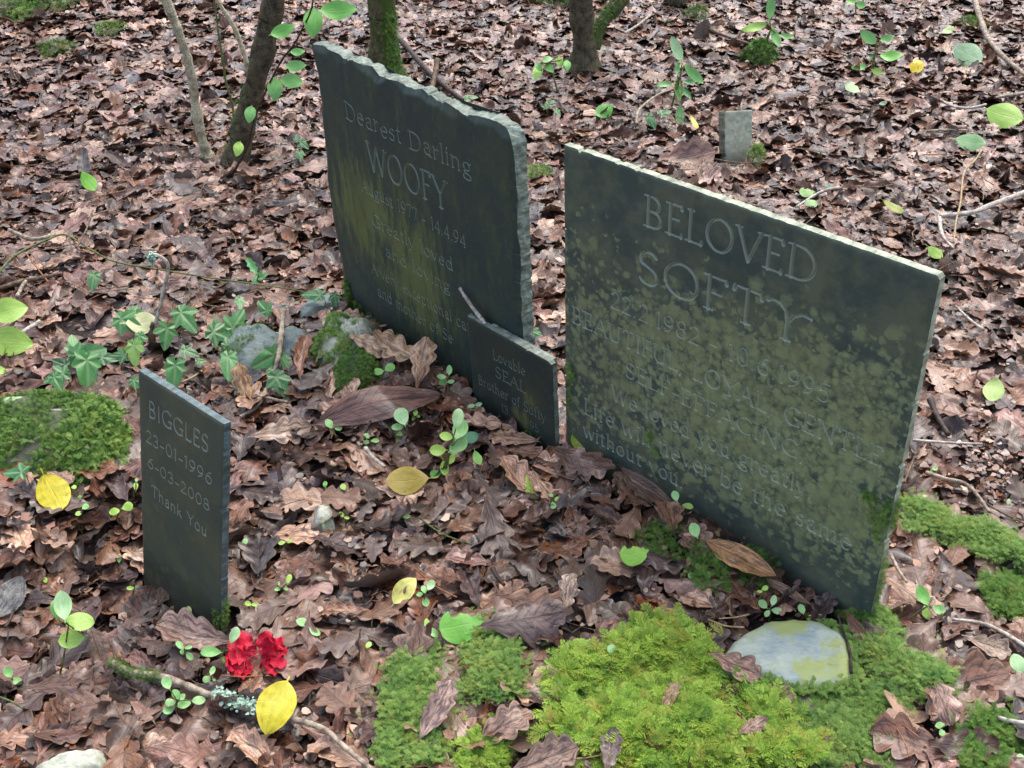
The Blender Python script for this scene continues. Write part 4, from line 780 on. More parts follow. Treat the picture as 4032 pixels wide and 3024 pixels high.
# ------------------------------------------------------------------ generic broad leaves
def ov(e=.5, w_=.3, p=.8):      # oval outline, e = where widest
    k = math.log(.5)/math.log(e); return lambda t, s: w_*np.sin(np.pi*np.clip(t, 1e-4, 1)**k)**p
def chewed(w_): return lambda t, s: w_*np.sin(np.pi*np.clip(t, 1e-4, 1)**.8)**.6*np.where((s == 1) & (t > .30), .42+.22*np.abs(np.sin(t*8.3))+.10*np.abs(np.sin(t*21)), 1)*np.where(t > .86, .5, 1)
BM = {}
def bm(key, *a, mat=M_green, **k):
    if key not in BM: V, F, U = blade(*a, **k); BM[key] = mk(key.split('#')[0], V, F, mat, mesh_only=True, attrs=dict(luv=U))
    return BM[key]
SL = [bm('leaf#s%d' % i, ov(.52+.02*i, [.30, .33, .36, .28, .40][i], [.62, .6, .55, .65, .5][i]), nu=12, nv=4, pet=.10, petw=.02, bend=[.5, -.4, .8, -.7, .3][i], cup=[.8, -.6, .5, 1., -.9][i], fold=.12, sd=i) for i in range(5)]
PVT = [bm('leaf#p%d' % i, ov(.45, [.27, .33][i], .8), nu=14, nv=4, pet=.08, petw=.012, bend=[.5, -.5][i], cup=.5, fold=.1, sd=20+i) for i in range(2)]
TTH = bm('leaf#t', lambda t, s: (.19*np.sin(np.pi*np.clip(t, 1e-4, 1)**1.0)**.8)*(1+.10*np.sin(t*50)), nu=30, nv=4, pet=.06, petw=.012, bend=.5, cup=.6, fold=.15, sd=30)
Gs = [(.38, .66, .26), (.26, .56, .17), (.20, .50, .10), (.46, .70, .14), (.52, .76, .40), (.10, .32, .11)]   # pale, mid, deep, lime, milky, dark
def seedling(base_px, leaves, label, name='seedling', group='green seedlings sprouting through the litter', cat='seedling', stemw=7, mesh=None, depth_j=.0, hmin=.012, stemmat=None):
    b = hit(*base_px, .005); e = empty(name, b); tag(e, label, cat, group); stems = []
    r = np.random.default_rng(abs(int(base_px[0]*7+base_px[1])))
    top = np.zeros(3); Ls = []
    for i, lf in enumerate(leaves):
        x, y, L, ang, c = lf[:5]; k = lf[5] if len(lf) > 5 else .55
        P = on_plane(x, y, b[1]+r.uniform(-.008, .008)+depth_j)
        if P[2] < float(terr(P[0], P[1]))+hmin+.012: P = hit(x, y, hmin+.016)
        a, bb, nn = tri(x, y, P, ang, L, k, r.normal(0, .08, 3))
        me = mesh if mesh is not None else SL[int(r.integers(0, 5))]
        col = np.array(Gs[c])*r.uniform(.85, 1.1)
        leaf_obj(me, 'leaf', P, a, bb, nn, col, None, None, parent=e); Ls.append((P-a*.52, P))
    node = np.mean([l[0] for l in Ls], 0)
    sw = stemw*.5*zd(b)/FP; acc = []
    mid = (b+node)/2+r.normal(0, .003, 3)
    V, F, U = tube([b-[0, 0, .01], mid, node], [sw*1.2, sw, sw*.8], 6, seed=3, knob=.05); V0 = [V]; F0 = list(F); U0 = [U]; n0 = len(V)
    for s, P in Ls:
        if np.linalg.norm(s-node) < .002: continue
        V, F, U = tube([node, (node+s)/2+[0, 0, .001], s], [sw*.8, sw*.6, sw*.6], 5, seed=4, knob=.05, sub=3); V0.append(V); F0 += [tuple(i+n0 for i in f) for f in F]; U0.append(U); n0 += len(V)
    mk('stem', np.concatenate(V0), F0, stemmat or M_seedstem, e, True, dict(luv=np.concatenate(U0)), b)
    return e
S = seedling
S((221, 2685), [(247, 2383, 118, 98, 4, .8), (225, 2400, 90, 100, 1, .8), (312, 2447, 122, -3, 3), (284, 2519, 112, 190, 3)], 'tall seedling with four broad leaves at the lower left', stemw=8)
S((75, 2710), [(33, 2648, 48, 120, 1), (66, 2682, 44, -30, 0)], 'two-leaved seedling at the left edge in the bottom left corner')
S((700, 2810), [(657, 2689, 55, 115, 0), (693, 2733, 45, 120, 1), (712, 2748, 45, 40, 0), (671, 2766, 42, 180, 0), (723, 2774, 62, 10, 0), (782, 2757, 56, 3, 0), (664, 2796, 52, 200, 0), (700, 2752, 26, 60, 5)], 'cluster of seven small oval leaves touching the front lichened stick')
S((905, 2640), [(830, 2567, 84, 180, 1), (922, 2501, 72, 65, 4, .8), (882, 2597, 28, -70, 3)], 'seedling with one large oval leaf just left of the red flowers')
S((735, 2640), [(708, 2541, 44, 130, 0), (745, 2582, 46, -50, 0), (742, 2549, 32, 20, 0), (720, 2565, 26, -120, 1)], 'four-leaved seedling on the wide pinkish leaf below the BIGGLES stone')
S((828, 2700), [(815, 2674, 36, 190, 0), (837, 2641, 38, 70, 0), (842, 2676, 18, -20, 1)], 'tiny seedling directly below the left red flower')
S((700, 2460), [(728, 2446, 50, 5, 3), (745, 2402, 32, 110, 3), (752, 2426, 22, -60, 1)], 'small bright seedling at the foot of the BIGGLES stone')
S((320, 2085), [(310, 2021, 30, 200, 3), (336, 1995, 30, 40, 1)], 'two-leaved seedling left of the BIGGLES stone, below the yellow leaf')
S((477, 2070), [(450, 2014, 46, 190, 3), (502, 1995, 46, 20, 3)], 'seedling with two spread leaves close to the left edge of the BIGGLES stone')
S((532, 1985), [(535, 1915, 34, 90, 3), (537, 1890, 16, 80, 4)], 'thin single-leaf sprout against the left edge of the BIGGLES stone')
S((375, 1840), [(358, 1829, 32, 180, 0), (391, 1826, 32, 5, 0)], 'flat two-leaved seedling between the mossy rock and the BIGGLES stone')
S((470, 2225), [(468, 2198, 38, 95, 0, .8)], 'single pale green leaf sprout left of the BIGGLES stone foot')
S((530, 2365), [(513, 2316, 32, 180, 3), (540, 2310, 16, 30, 1)], 'yellowish sprout beside the curled leaf at the foot of the BIGGLES stone')
S((182, 2310), [(177, 2283, 26, 120, 3)], 'tiny yellow-green sprout near the grey leaf at the left edge')
S((305, 1985), [(295, 1962, 22, 190, 3), (313, 1958, 20, 30, 1), (291, 1918, 22, 5, 3)], 'tiny three-leaved sprout right of the spotted yellow leaf')
S((963, 2190), [(963, 2137, 40, 70, 0, .8)], 'single round-leaved sprout right of the BIGGLES stone, the left of two')
S((1130, 2180), [(1109, 2137, 28, 190, 3), (1140, 2130, 26, 25, 3)], 'tiny yellow-green pair of leaves below the white pebble')
S((1100, 2350), [(1137, 2279, 40, 70, 3), (1109, 2301, 34, 140, 0), (1093, 2320, 28, 190, 1), (1125, 2317, 26, -30, 0)], 'four-leaved bright seedling between the BIGGLES stone and the pale yellow leaf')
S((975, 2425), [(976, 2377, 30, 160, 3), (1004, 2380, 30, 10, 3), (975, 2400, 22, -90, 1)], 'small seedling above the red flowers')
S((1212, 2500), [(1191, 2450, 54, 150, 0), (1204, 2470, 26, 90, 0), (1239, 2488, 54, -35, 0)], 'seedling with two long oval leaves right of the red flowers')
S((1672, 2395), [(1696, 2304, 46, 60, 4, .7), (1669, 2320, 34, 110, 0), (1653, 2340, 28, 190, 0), (1676, 2371, 42, -75, 0)], 'pale seedling standing beside the pale yellow leaf')
S((1430, 2600), [(1451, 2539, 32, 50, 3), (1432, 2562, 26, 230, 3)], 'slim two-leaved seedling above the left moss patch')
S((1700, 2500), [(1650, 2469, 50, 185, 3), (1682, 2458, 44, 100, 3), (1704, 2488, 56, -45, 0)], 'three-leaved seedling beside the torn bright green leaf')
S((1455, 1770), [(1444, 1716, 28, 140, 0), (1444, 1741, 28, 190, 1), (1476, 1735, 36, 0, 0)], 'three-leaved seedling at the top of the smooth whitish stick')
S((1580, 2050), [(1558, 2039, 34, 180, 0), (1599, 2035, 34, 5, 0)], 'flat pair of milky leaves lying in mid ground below the olive-yellow leaf')
S((1352, 1965), [(1352, 1918, 28, 120, 3), (1368, 1938, 22, -30, 3)], 'tiny two-leaved sprout above the white pebble')
S((1348, 2075), [(1346, 2026, 28, 130, 3), (1365, 2039, 24, -10, 3)], 'tiny two-leaved sprout right of the white pebble')
S((1278, 1960), [(1280, 1906, 26, 80, 2), (1283, 1925, 16, -70, 2)], 'thin sprout standing just above the white pebble')
S((1590, 1740), [(1582, 1640, 72, 110, 4, .75), (1567, 1682, 54, 180, 0), (1572, 1722, 50, -100, 3)], 'three-leaved seedling with a folded top leaf, left of the tallest seedling', stemw=7)
S((1748, 1895), [(1802, 1647, 84, 80, 4, .75), (1812, 1692, 88, 70, 0, .7), (1804, 1753, 88, 40, 0), (1757, 1720, 56, 165, 3), (1724, 1774, 68, 180, 3), (1777, 1810, 48, 60, 3), (1751, 1845, 62, -80, 3), (1715, 1866, 46, 190, 2), (1790, 1780, 40, 20, 0)], 'tallest seedling, many round pale leaves on one stem, before the SEAL stone', stemw=9)
S((1763, 1563), [(1769, 1457, 40, 90, 0, .8), (1739, 1485, 38, 170, 0), (1745, 1505, 36, 200, 1), (1775, 1503, 30, 10, 0)], 'four-leaved seedling at the foot of the tall stone, left of the SEAL stone')
S((1652, 1590), [(1630, 1551, 28, 180, 4), (1650, 1547, 22, 90, 4), (1651, 1561, 24, -90, 4), (1672, 1554, 26, 0, 4)], 'tiny milky four-leaved seedling at the tip of the big brown leaf')
S((1870, 1625), [(1856, 1599, 32, 190, 4), (1884, 1593, 30, 15, 4)], 'milky two-leaved seedling at the left foot of the SEAL stone')
S((1330, 1725), [(1296, 1668, 44, 125, 0), (1333, 1685, 30, 20, 0)], 'small seedling below the left end of the big brown leaf')
S((1510, 1520), [(1492, 1463, 42, 180, 2), (1534, 1448, 44, 30, 2)], 'darker green two-leaved seedling right of the moss-covered lump')
S((1640, 1670), [(1636, 1625, 28, 80, 3), (1630, 1645, 26, -120, 3), (1645, 1640, 20, 10, 3)], 'little bright sprout between the two round-leaved seedlings')
S((2690, 2040), [(2660, 1953, 44, 110, 0, .7), (2708, 1992, 46, -15, 3)], 'two-leaved seedling at the foot of the BELOVED SOFTY stone, uppermost there')
S((2745, 2210), [(2736, 2089, 62, 110, 0, .75), (2758, 2168, 60, -85, 3, .7)], 'seedling with two big leaves one above the other, before the BELOVED SOFTY stone')
S((2755, 2290), [(2749, 2235, 40, 110, 0), (2723, 2266, 30, 190, 0), (2787, 2262, 38, -15, 0), (2752, 2259, 22, -90, 1)], 'four-leaved seedling just below the stacked pair before the BELOVED SOFTY stone')
S((2965, 2385), [(3012, 2317, 30, 30, 3), (2991, 2330, 24, 180, 3)], 'slanting yellow-green sprout above the pale flat rock')
S((3030, 2430), [(3004, 2380, 46, 135, 0), (3046, 2364, 44, 75, 4, .7), (3060, 2406, 48, -8, 4), (3021, 2415, 32, -120, 0)], 'milky four-leaved seedling at the top left of the pale flat rock')
S((3170, 2460), [(3156, 2399, 42, 110, 0), (3190, 2434, 36, -10, 3), (3225, 2431, 34, 5, 4)], 'three-leaved seedling behind the pale flat rock')
S((2415, 2640), [(2410, 2558, 44, 115, 4, .7), (2394, 2586, 44, 175, 4), (2442, 2596, 42, -35, 4), (2410, 2618, 28, -100, 3)], 'milky four-leaved seedling on the upper left edge of the bright moss')
S((3560, 2448), [(3633, 2345, 88, 115, 2, .6), (3646, 2410, 56, -75, 3), (3698, 2400, 58, -20, 0)], 'seedling with a broad round leaf right of the BELOVED SOFTY stone foot', stemw=8)
S((4015, 2680), [(4008, 2612, 86, 110, 4)], 'milky folded leaf sprout at the right edge')
S((3705, 2900), [(3702, 2856, 42, 180, 0), (3709, 2884, 30, -70, 0)], 'small seedling in the leaves at the bottom right')
S((3935, 2150), [(3948, 2117, 26, 0, 0), (3929, 2112, 26, 170, 0)], 'tiny pair of pale leaves above the mossy ridge')
S((3962, 2010), [(3971, 1976, 26, 80, 4)], 'single milky sprout on the bare soil')
S((3665, 1890), [(3674, 1853, 24, 150, 0), (3682, 1846, 24, 20, 0)], 'tiny sprout at the end of the knotty buff stick')
S((4000, 3020), [(3985, 2990, 44, 170, 4), (4015, 2985, 40, 10, 4)], 'pale seedling in the moss of the bottom right corner')
S((2185, 1980), [(2193, 1965, 26, 40, 3), (2178, 1990, 30, -80, 0), (2170, 1950, 24, 150, 0)], 'small seedling below the yellow-green feather moss sprig')
# saplings and shoots at the back
S((2199, 368), [(2117, 285, 62, 250, 3), (2155, 234, 46, 15, 0), (2162, 268, 50, -40, 1), (2204, 244, 46, -75, 3), (2233, 256, 46, -85, 2), (2120, 262, 40, 120, 1)], 'little leafy shoot standing left of the forked trunk foot', 'leafy_sapling', 'leafy young saplings at the back', 'sapling', 7, PVT[1])
e = S((2640, 436), [(2664, 194, 112, 112, 4, .8), (2733, 293, 106, -45, 1, .7), (2615, 333, 66, 190, 1), (2672, 353, 92, -85, 2, .8), (2717, 323, 60, 0, 5), (2704, 368, 60, -55, 5), (2677, 457, 92, -90, 0, .8), (2667, 270, 56, 90, 5)], 'toothed-leaved sapling standing behind the BELOVED SOFTY stone, left of the marker', 'leafy_sapling', 'leafy young saplings at the back', 'sapling', 8, TTH)
S((2985, 245), [(3035, 30, 96, 85, 1, .8), (2970, 109, 108, 195, 3), (2978, 171, 74, 200, 2), (3055, 149, 86, -70, 1), (3098, 144, 62, -8, 1)], 'toothed-leaved sapling growing from a mossy tuft near the top edge', 'leafy_sapling', 'leafy young saplings at the back', 'sapling', 8, TTH)
S((3430, 300), [(3418, 146, 82, 140, 1, .7), (3494, 152, 60, 20, 1), (3511, 222, 94, 2, 2), (3381, 265, 62, 185, 1), (3454, 282, 52, -20, 3), (3431, 225, 26, 150, 5)], 'sapling with five spread oval leaves at upper right', 'leafy_sapling', 'leafy young saplings at the back', 'sapling', 7, PVT[0])
S((3370, 60), [(3351, 7, 42, 170, 2), (3388, 20, 44, -20, 1)], 'pair of green leaves at the top edge, upper right', 'leafy_sapling', 'leafy young saplings at the back', 'sapling', 6, SL[2])
# privet shoot in front of the leaning trunk
b = hit(905, 700, .01); e = empty('privet_shoot', b); tag(e, 'long leafy privet shoot rising in front of the dark leaning trunk', 'shrub')
pp_ = [(911, 694), (944, 635), (976, 570), (1004, 461), (1058, 336), (1112, 233), (1154, 180), (1192, 110), (1235, -10)]
PP = [on_plane(x, y, b[1]-.0012*(694-y)*.3) for x, y in pp_]
V, F, U = tube(PP+[PP[-1]+np.array([.05, .02, .25])], [.004, .0038, .0035, .0032, .003, .003, .0028, .0026, .0024, .002], 7, seed=2); mk('stem', V, F, M_twigd, e, True, dict(luv=U), b)
for (x, y, L, ang, c, m) in [(1233, 88, 118, -92, 2, 1), (1335, 42, 150, 2, 2, 0), (1115, 122, 104, 20, 2, 0), (1172, 205, 60, 5, 1, 0), (1166, 260, 84, 2, 1, 0), (1150, 318, 92, -6, 1, 1), (1083, 352, 94, -92, 1, 1), (985, 450, 70, -100, 1, 1), (938, 586, 62, -105, 3, 1)]:
    k = int(np.argmin([abs(q[1]-y) for q in pp_])); P = on_plane(x, y, PP[k][1]-.01); a, bb, nn = tri(x, y, P, ang, L, .75, rr.normal(0, .1, 3)); leaf_obj(PVT[m], 'leaf', P, a, bb, nn, np.array(Gs[c])*1.0, None, None, parent=e)
b = hit(890, 340, .01)
for (x, y, L, ang) in [(846, 325, 46, 185), (884, 309, 46, 20)]:
    pass
# near leaves at the left edge
S((-60, 1400), [(36, 1222, 160, 12, 3, .7), (42, 1346, 185, -5, 3, .7), (-2, 1460, 60, 0, 3)], 'two big bright leaves reaching in at the left edge', 'leafy_sapling', None, 'sapling', 8, PVT[1])
# ------------------------------------------------------------------ single special leaves
def single(name, me, x, y, L, ang, col, label, cat='leaf', k=.35, h=.042, ws=1., group=None, jit=None):
    P = hit(x, y, h); a, bb, nn = tri(x, y, P, ang, L, k, jit, ws); return leaf_obj(me, name, P, a, bb, nn, col, label, cat, group)
YL = bm('yellow_leaf#1', ov(.5, .40, .62), mat=M_yellow, nu=18, nv=6, pet=.16, petw=.014, bend=.5, cup=-.7, fold=.06, ruf=.012, sd=41)
YL2 = bm('yellow_leaf#2', ov(.48, .31, .75), mat=M_yellow, nu=18, nv=6, pet=.12, petw=.012, bend=-.5, cup=.9, fold=.10, ruf=.01, sd=42)
YL3 = bm('yellow_leaf#3', ov(.55, .28, .65), mat=M_yellow, nu=18, nv=6, pet=.22, petw=.012, bend=.4, cup=-.6, fold=.08, sd=43)
GY = 'fallen yellow leaves'
single('yellow_leaf', YL, 210, 1940, 158, -62, (.72, .58, .03), 'round yellow leaf with brown specks near the left edge', group=GY, k=.6)
single('yellow_leaf', YL2, 1088, 2782, 232, -112, (.68, .56, .03), 'largest yellow leaf, glossy and oval, lying across the front stick', group=GY, k=.6, ws=1.1, h=.068)
single('yellow_leaf', YL3, 1604, 1892, 172, 184, (.42, .30, .04), 'brown-stained olive yellow leaf below the tallest seedling', group=GY, k=.55, ws=1.25)
single('yellow_leaf', YL2, 1593, 2323, 135, 50, (.72, .66, .20), 'pale yellow leaf with a grey blotch in mid ground', group=GY, k=.6)
single('yellow_leaf', YL2, 2279, 1742, 92, -60, (.38, .46, .03), 'yellow-green leaf wedged between the SEAL and BELOVED SOFTY stones', group=GY, k=.75)
single('yellow_leaf', YL2, 3610, 262, 62, 70, (.85, .62, .02), 'small folded bright yellow leaf at upper right', group=GY, k=.5, ws=1.4)
single('yellow_leaf', YL3, 2734, 482, 60, -60, (.75, .60, .08), 'tiny curled yellow leaf left of the grey marker stone', group=GY, ws=.6)
single('yellow_leaf', YL3, 3517, 815, 96, -30, (.30, .34, .03), 'narrow olive-yellow leaf behind the BELOVED SOFTY stone', group=GY, ws=.7)
GG = 'fresh green leaves fallen on the litter'
GL = bm('green_leaf#1', ov(.5, .30, .75), nu=18, nv=6, pet=.18, petw=.014, bend=.5, cup=-.8, fold=.10, sd=51)
GLr = bm('green_leaf#2', ov(.5, .40, .65), nu=18, nv=6, pet=.10, petw=.014, bend=.5, cup=-.8, fold=.10, sd=52)
GLc = bm('green_leaf#3', chewed(.40), nu=26, nv=6, pet=.02, bend=.4, cup=-.5, fold=.06, sd=53)
single('green_leaf', GLr, 3812, 215, 122, -28, (.42, .60, .36), 'pale milky green leaf at upper right', group=GG, k=.6)
single('green_leaf', GL, 3733, 120, 54, 30, (.36, .55, .18), 'small pale green leaf above the milky one at upper right', group=GG)
single('green_leaf', GLr, 3955, 456, 150, -18, (.34, .54, .09), 'bright lime-green leaf near the right edge', group=GG, k=.5)
o_ = single('green_leaf', GL, 3822, 560, 124, -8, (.36, .56, .28), 'pale green leaf above a thin hanging stem at right', group=GG, k=.6)
single('green_leaf', GL, 3683, 996, 74, -38, (.42, .62, .12), 'small light green leaf above the corner of the BELOVED SOFTY stone', group=GG, k=.6)
single('green_leaf', GLc, 3361, 347, 66, -35, (.36, .50, .26), 'small torn pale leaf below the five-leaved sapling', group=GG)
single('green_leaf', GL, 3259, 730, 30, 0, (.08, .25, .20), 'tiny teal leaf scrap behind the BELOVED SOFTY stone', group=GG)
single('green_leaf', GLc, 3179, 756, 66, 0, (.20, .38, .10), 'ragged green leaf behind the top of the BELOVED SOFTY stone, upper of two', group=GG)
single('green_leaf', GLc, 3192, 802, 56, 180, (.22, .42, .14), 'ragged green leaf behind the top of the BELOVED SOFTY stone, lower of two', group=GG)
single('green_leaf', GLr, 2378, 437, 78, 30, (.10, .36, .05), 'oval glossy green leaf between the tall stone and the toothed sapling', group=GG, k=.5)
single('green_leaf', GL, 3477, 407, 36, 20, (.08, .20, .10), 'tiny dark green leaf below the five-leaved sapling', group=GG)
single('green_leaf', GLr, 3912, 1537, 96, -110, (.50, .66, .22), 'pale yellow-green scalloped leaf right of the BELOVED SOFTY stone', group=GG, k=.5)
single('green_leaf', GL, 350, 717, 92, -55, (.22, .52, .06), 'bright green leaf lying by the dark lance-shaped leaf', group=GG, k=.6)
single('green_leaf', GLc, 2499, 2181, 118, 15, (.26, .52, .05), 'bright green leaf with a bitten edge before the BELOVED SOFTY stone', group=GG, k=.55)
single('green_leaf', GLc, 1818, 2462, 180, 12, (.16, .44, .05), 'torn bright green leaf half under a dark leaf above the left moss patch', group=GG, k=.55)
single('green_leaf', GLr, 1853, 1722, 66, -160, (.06, .24, .12), 'dark glossy green leaf behind the tallest seedling', group=GG, k=.5)
single('green_leaf', GL, 90, 1592, 156, 170, (.50, .66, .36), 'long milky green leaf under the forked white stick', group=GG, k=.4, ws=.8, h=.07)
single('green_leaf', GL, 1880, 1805, 60, -70, (.20, .45, .08), 'small green leaf tip poking out below the SEAL stone', group=GG)
LN = bm('large_brown_leaf#1', ov(.5, .115, .8), mat=M_big, nu=26, nv=6, pet=.10, petw=.008, bend=-.7, cup=-2.2, fold=.1, ruf=.006, sd=61)
LN2 = bm('large_brown_leaf#2', ov(.5, .16, .8), mat=M_big, nu=26, nv=6, pet=.06, petw=.008, bend=.4, cup=1.8, fold=.1, ruf=.01, sd=62)
single('large_brown_leaf', LN, 1490, 1588, 530, 13, (.17, .085, .065), 'very long leathery purple-brown leaf below the moss-covered lump', k=.5, h=.055, ws=1.25)
single('large_brown_leaf', LN2, 2915, 2200, 310, -27, (.46, .24, .10), 'long tan leathery leaf lying against the foot of the BELOVED SOFTY stone', k=.55, h=.045, ws=1.1)
single('large_brown_leaf', LN2, 2560, 1935, 300, -38, (.13, .07, .045), 'long dark rolled leaf along the foot of the BELOVED SOFTY stone', k=.5, h=.035, ws=.7)
single('large_brown_leaf', LN2, 3100, 2330, 210, -30, (.30, .19, .12), 'rolled brown leaf below the tan one at the foot of the BELOVED SOFTY stone', k=.5, h=.03, ws=.6)
single('large_brown_leaf', LN2, 331, 651, 135, -88, (.055, .048, .05), 'dark grey lance-shaped leaf at upper left', k=.5, ws=1.15)
single('large_brown_leaf', LN2, 3372, 2475, 150, -60, (.16, .06, .025), 'russet leaf standing on edge at the lower right corner of the BELOVED SOFTY stone', k=.75, h=.05, ws=1.0)
single('grey_leaf', LN2, 40, 2350, 190, 60, (.14, .15, .15), 'smooth slate-grey leaf at the left edge', k=.5, ws=2.0)
single('pale_leaf', GL, 560, 1272, 130, 5, (.55, .55, .30), 'pale cream leaf beneath the ivy by the bent stick', k=.45, ws=1.3)
single('oak_leaf', OV[3], 2236, 1735, 150, 100, (.42, .26, .22), 'pinkish oak leaf standing on end between the SEAL and BELOVED SOFTY stones', k=.8, h=.03)
BO = [(760, 2500, 300, 170, (.40, .27, .22), 'broad pinkish pale oak leaf below the foot of the BIGGLES stone', 2, .045), (1560, 1370, 210, 150, (.52, .34, .20), 'pale mottled oak leaf leaning on the foot of the tall slate stone', 5, .06), (1660, 1420, 200, 80, (.50, .30, .18), 'orange-tan mottled oak leaf standing at the foot of the tall slate stone', 1, .07),
      (1460, 1350, 180, -20, (.48, .32, .20), 'pale oak leaf right of the quartz rock', 9, .06), (1110, 1700, 230, 10, (.46, .33, .24), 'pale crinkled oak leaf behind the BIGGLES stone', 12, .04), (960, 1520, 190, 100, (.50, .32, .17), 'crumpled tan oak leaf behind the BIGGLES stone by the knobbly stick', 17, .05),
      (1195, 1400, 170, 80, (.34, .16, .09), 'rusty oak leaf standing beside the blue grey slate rock', 22, .06), (1720, 2790, 250, 60, (.40, .29, .25), 'big pinkish grey oak leaf lying on the left moss patch', 4, .05), (1980, 2860, 260, 30, (.34, .22, .16), 'brown oak leaf between the two moss patches', 11, .045),
      (2150, 2990, 270, 20, (.30, .20, .15), 'large brown oak leaf at the bottom edge', 18, .04), (2900, 2620, 210, -25, (.36, .22, .17), 'pinkish brown oak leaf resting on the pale flat rock', 14, .055), (2240, 2330, 150, 80, (.55, .42, .32), 'palest dry oak leaf in mid ground right of the black stub', 6, .045),
      (2060, 2440, 330, 10, (.13, .085, .075), 'large dark glossy curled oak leaf above the left moss patch', 8, .05), (1950, 2090, 280, -75, (.15, .10, .08), 'big grey-brown oak leaf in mid ground', 24, .04), (1620, 2600, 300, 80, (.22, .14, .10), 'large brown oak leaf above the left moss patch', 26, .035), (3700, 2740, 220, -70, (.38, .25, .20), 'pinkish oak leaf with deep lobes at the right', 15, .04), (3890, 2540, 190, -20, (.36, .27, .20), 'pale-lobed brown oak leaf near the lower right edge', 20, .04),
      (2300, 470+1350, 260, -20, (.20, .11, .08), 'reddish brown oak leaf at the corner between the SEAL and BELOVED SOFTY stones', 21, .05), (580, 2190, 160, 150, (.42, .32, .24), 'pale oak leaf left of the BIGGLES stone', 7, .035), (650, 2330, 130, 60, (.13, .08, .05), 'crumpled dark brown leaf at the left foot of the BIGGLES stone', 8, .04), (2700, 620, 230, 10, (.26, .15, .11), 'large reddish oak leaf at the foot of the grey marker stone', 0, .03), (2640, 2745, 130, 60, (.42, .30, .16), 'curled beige oak leaf sunk in the bright moss, upper of two', 4, .055), (2565, 2900, 120, -20, (.45, .20, .08), 'small orange oak leaf on the bright moss', 7, .05), (2965, 2862, 130, 30, (.34, .22, .15), 'curled brown oak leaf near the stalk on the bright moss', 5, .055), (2405, 2965, 180, 80, (.20, .15, .14), 'grey-brown oak leaf on the bright moss at the bottom edge', 13, .055), (3080, 2760, 170, 110, (.16, .09, .06), 'dark oak leaf below the pale flat rock', 19, .045),
      (2790, 700, 120, 40, (.45, .30, .25), 'pinkish oak leaf before the grey marker stone', 10, .035)]
for x, y, L, ang, c, lab, vi, h in BO: single('oak_leaf', OV[vi], x, y, L, ang, c, lab, k=.45, h=h, group='loose oak leaves on top of the litter', jit=rr.normal(0, .12, 3))
# grass blade, pine needles, straws
GN = 'pine needles and dry stalks on the litter'
for (ps, w_, m, lab, cat) in [([(1647, 2035), (1742, 2102), (1856, 2143)], 7, M_stemg, 'thin green grass blade lying in mid ground', 'grass blade'), ([(1634, 2238), (1716, 2308), (1799, 2352)], 7, M_needle, 'red pine needle right of the pale yellow leaf', 'pine needle'),
      ([(2610, 2720), (2742, 2733), (2826, 2775)], 8, M_straw, 'dry stalk arching over the bright moss, its upper half', 'stalk'), ([(2867, 2768), (2950, 2858), (3033, 3030)], 7, M_straw, 'dry stalk running down over the bright moss to the bottom edge', 'stalk'),
      ([(3510, 2830), (3560, 2920), (3580, 2980)], 6, M_needle, 'pine needle at bottom right, left of the pair', 'pine needle'), ([(3540, 2840), (3620, 2905)], 6, M_needle, 'pine needle at bottom right, right of the pair', 'pine needle'), ([(2790, 2440), (2860, 2465), (2930, 2470)], 7, M_straw, 'dry stalk poking out left of the pale flat rock', 'stalk'),
      ([(2830, 2436), (2900, 2430), (2950, 2418)], 6, M_straw, 'fine dry stalk above the pale flat rock', 'stalk'), ([(100, 995), (150, 1060), (190, 1110)], 6, M_needle, 'red pine needle crossing the sticks at the left', 'pine needle'), ([(2200, 2985), (2300, 2985), (2380, 2970)], 6, M_straw, 'straw at the bottom edge beside the bright moss', 'stalk'),
      ([(0, 2745), (50, 2765), (90, 2790)], 8, M_stemg, 'short green blade at the left edge near the bottom', 'grass blade'), ([(715, 1505), (760, 1485), (795, 1460)], 9, M_straw, 'dry stalk behind the BIGGLES stone top', 'stalk'), ([(870, 2660), (960, 2665), (1060, 2660)], 6, M_needle, 'pine needle just below the red flowers', 'pine needle'),
      ([(3869, 585), (3840, 630), (3796, 680), (3782, 796), (3765, 870), (3756, 955)], 8, M_straw, 'thin curved stem hanging below the pale green leaf at right', 'stem')]:
    twig('dry_stalk', ps, [w_], m, lab, h=.04, cat=cat, group=GN, knob=.04, seg=5)

# fine dry stalks strewn through the litter
rs = np.random.default_rng(91); Vs = []; Fs = []; Us = []; n0 = 0
for k in range(800):
    y = .95+rs.random()**1.1*4.2; x = rs.uniform(-1, 1)*(.48*y+.1); 
    if slab_dist(x, y) < .03: continue
    a = rs.uniform(0, 6.28); L = rs.uniform(.02, .07)*(1+(y > 2.4)*rs.random()*2); d = np.array([math.cos(a), math.sin(a), 0]); q = np.array([x, y, 0]); P3 = []
    for t in (0, .5, 1): p = q+d*L*t+np.array([-d[1], d[0], 0])*L*.15*math.sin(t*3.1)*rs.normal(0, 1); p[2] = float(terr(p[0], p[1]))+.026+rs.uniform(0, .01); P3.append(p)
    V, F, U = tube(P3, rs.uniform(.0004, .0009)*(1+(y > 2.4)*1.2), 4, knob=.05, sub=2); Vs.append(V); Fs += [tuple(i+n0 for i in f) for f in F]; Us.append(U); n0 += len(V)
o = mk('dry_stalks', np.concatenate(Vs), Fs, M_straw2, None, True, dict(luv=np.concatenate(Us))); tag(o, 'fine dry stalks and bits of stem strewn all through the litter', 'stalks', None, 'stuff')
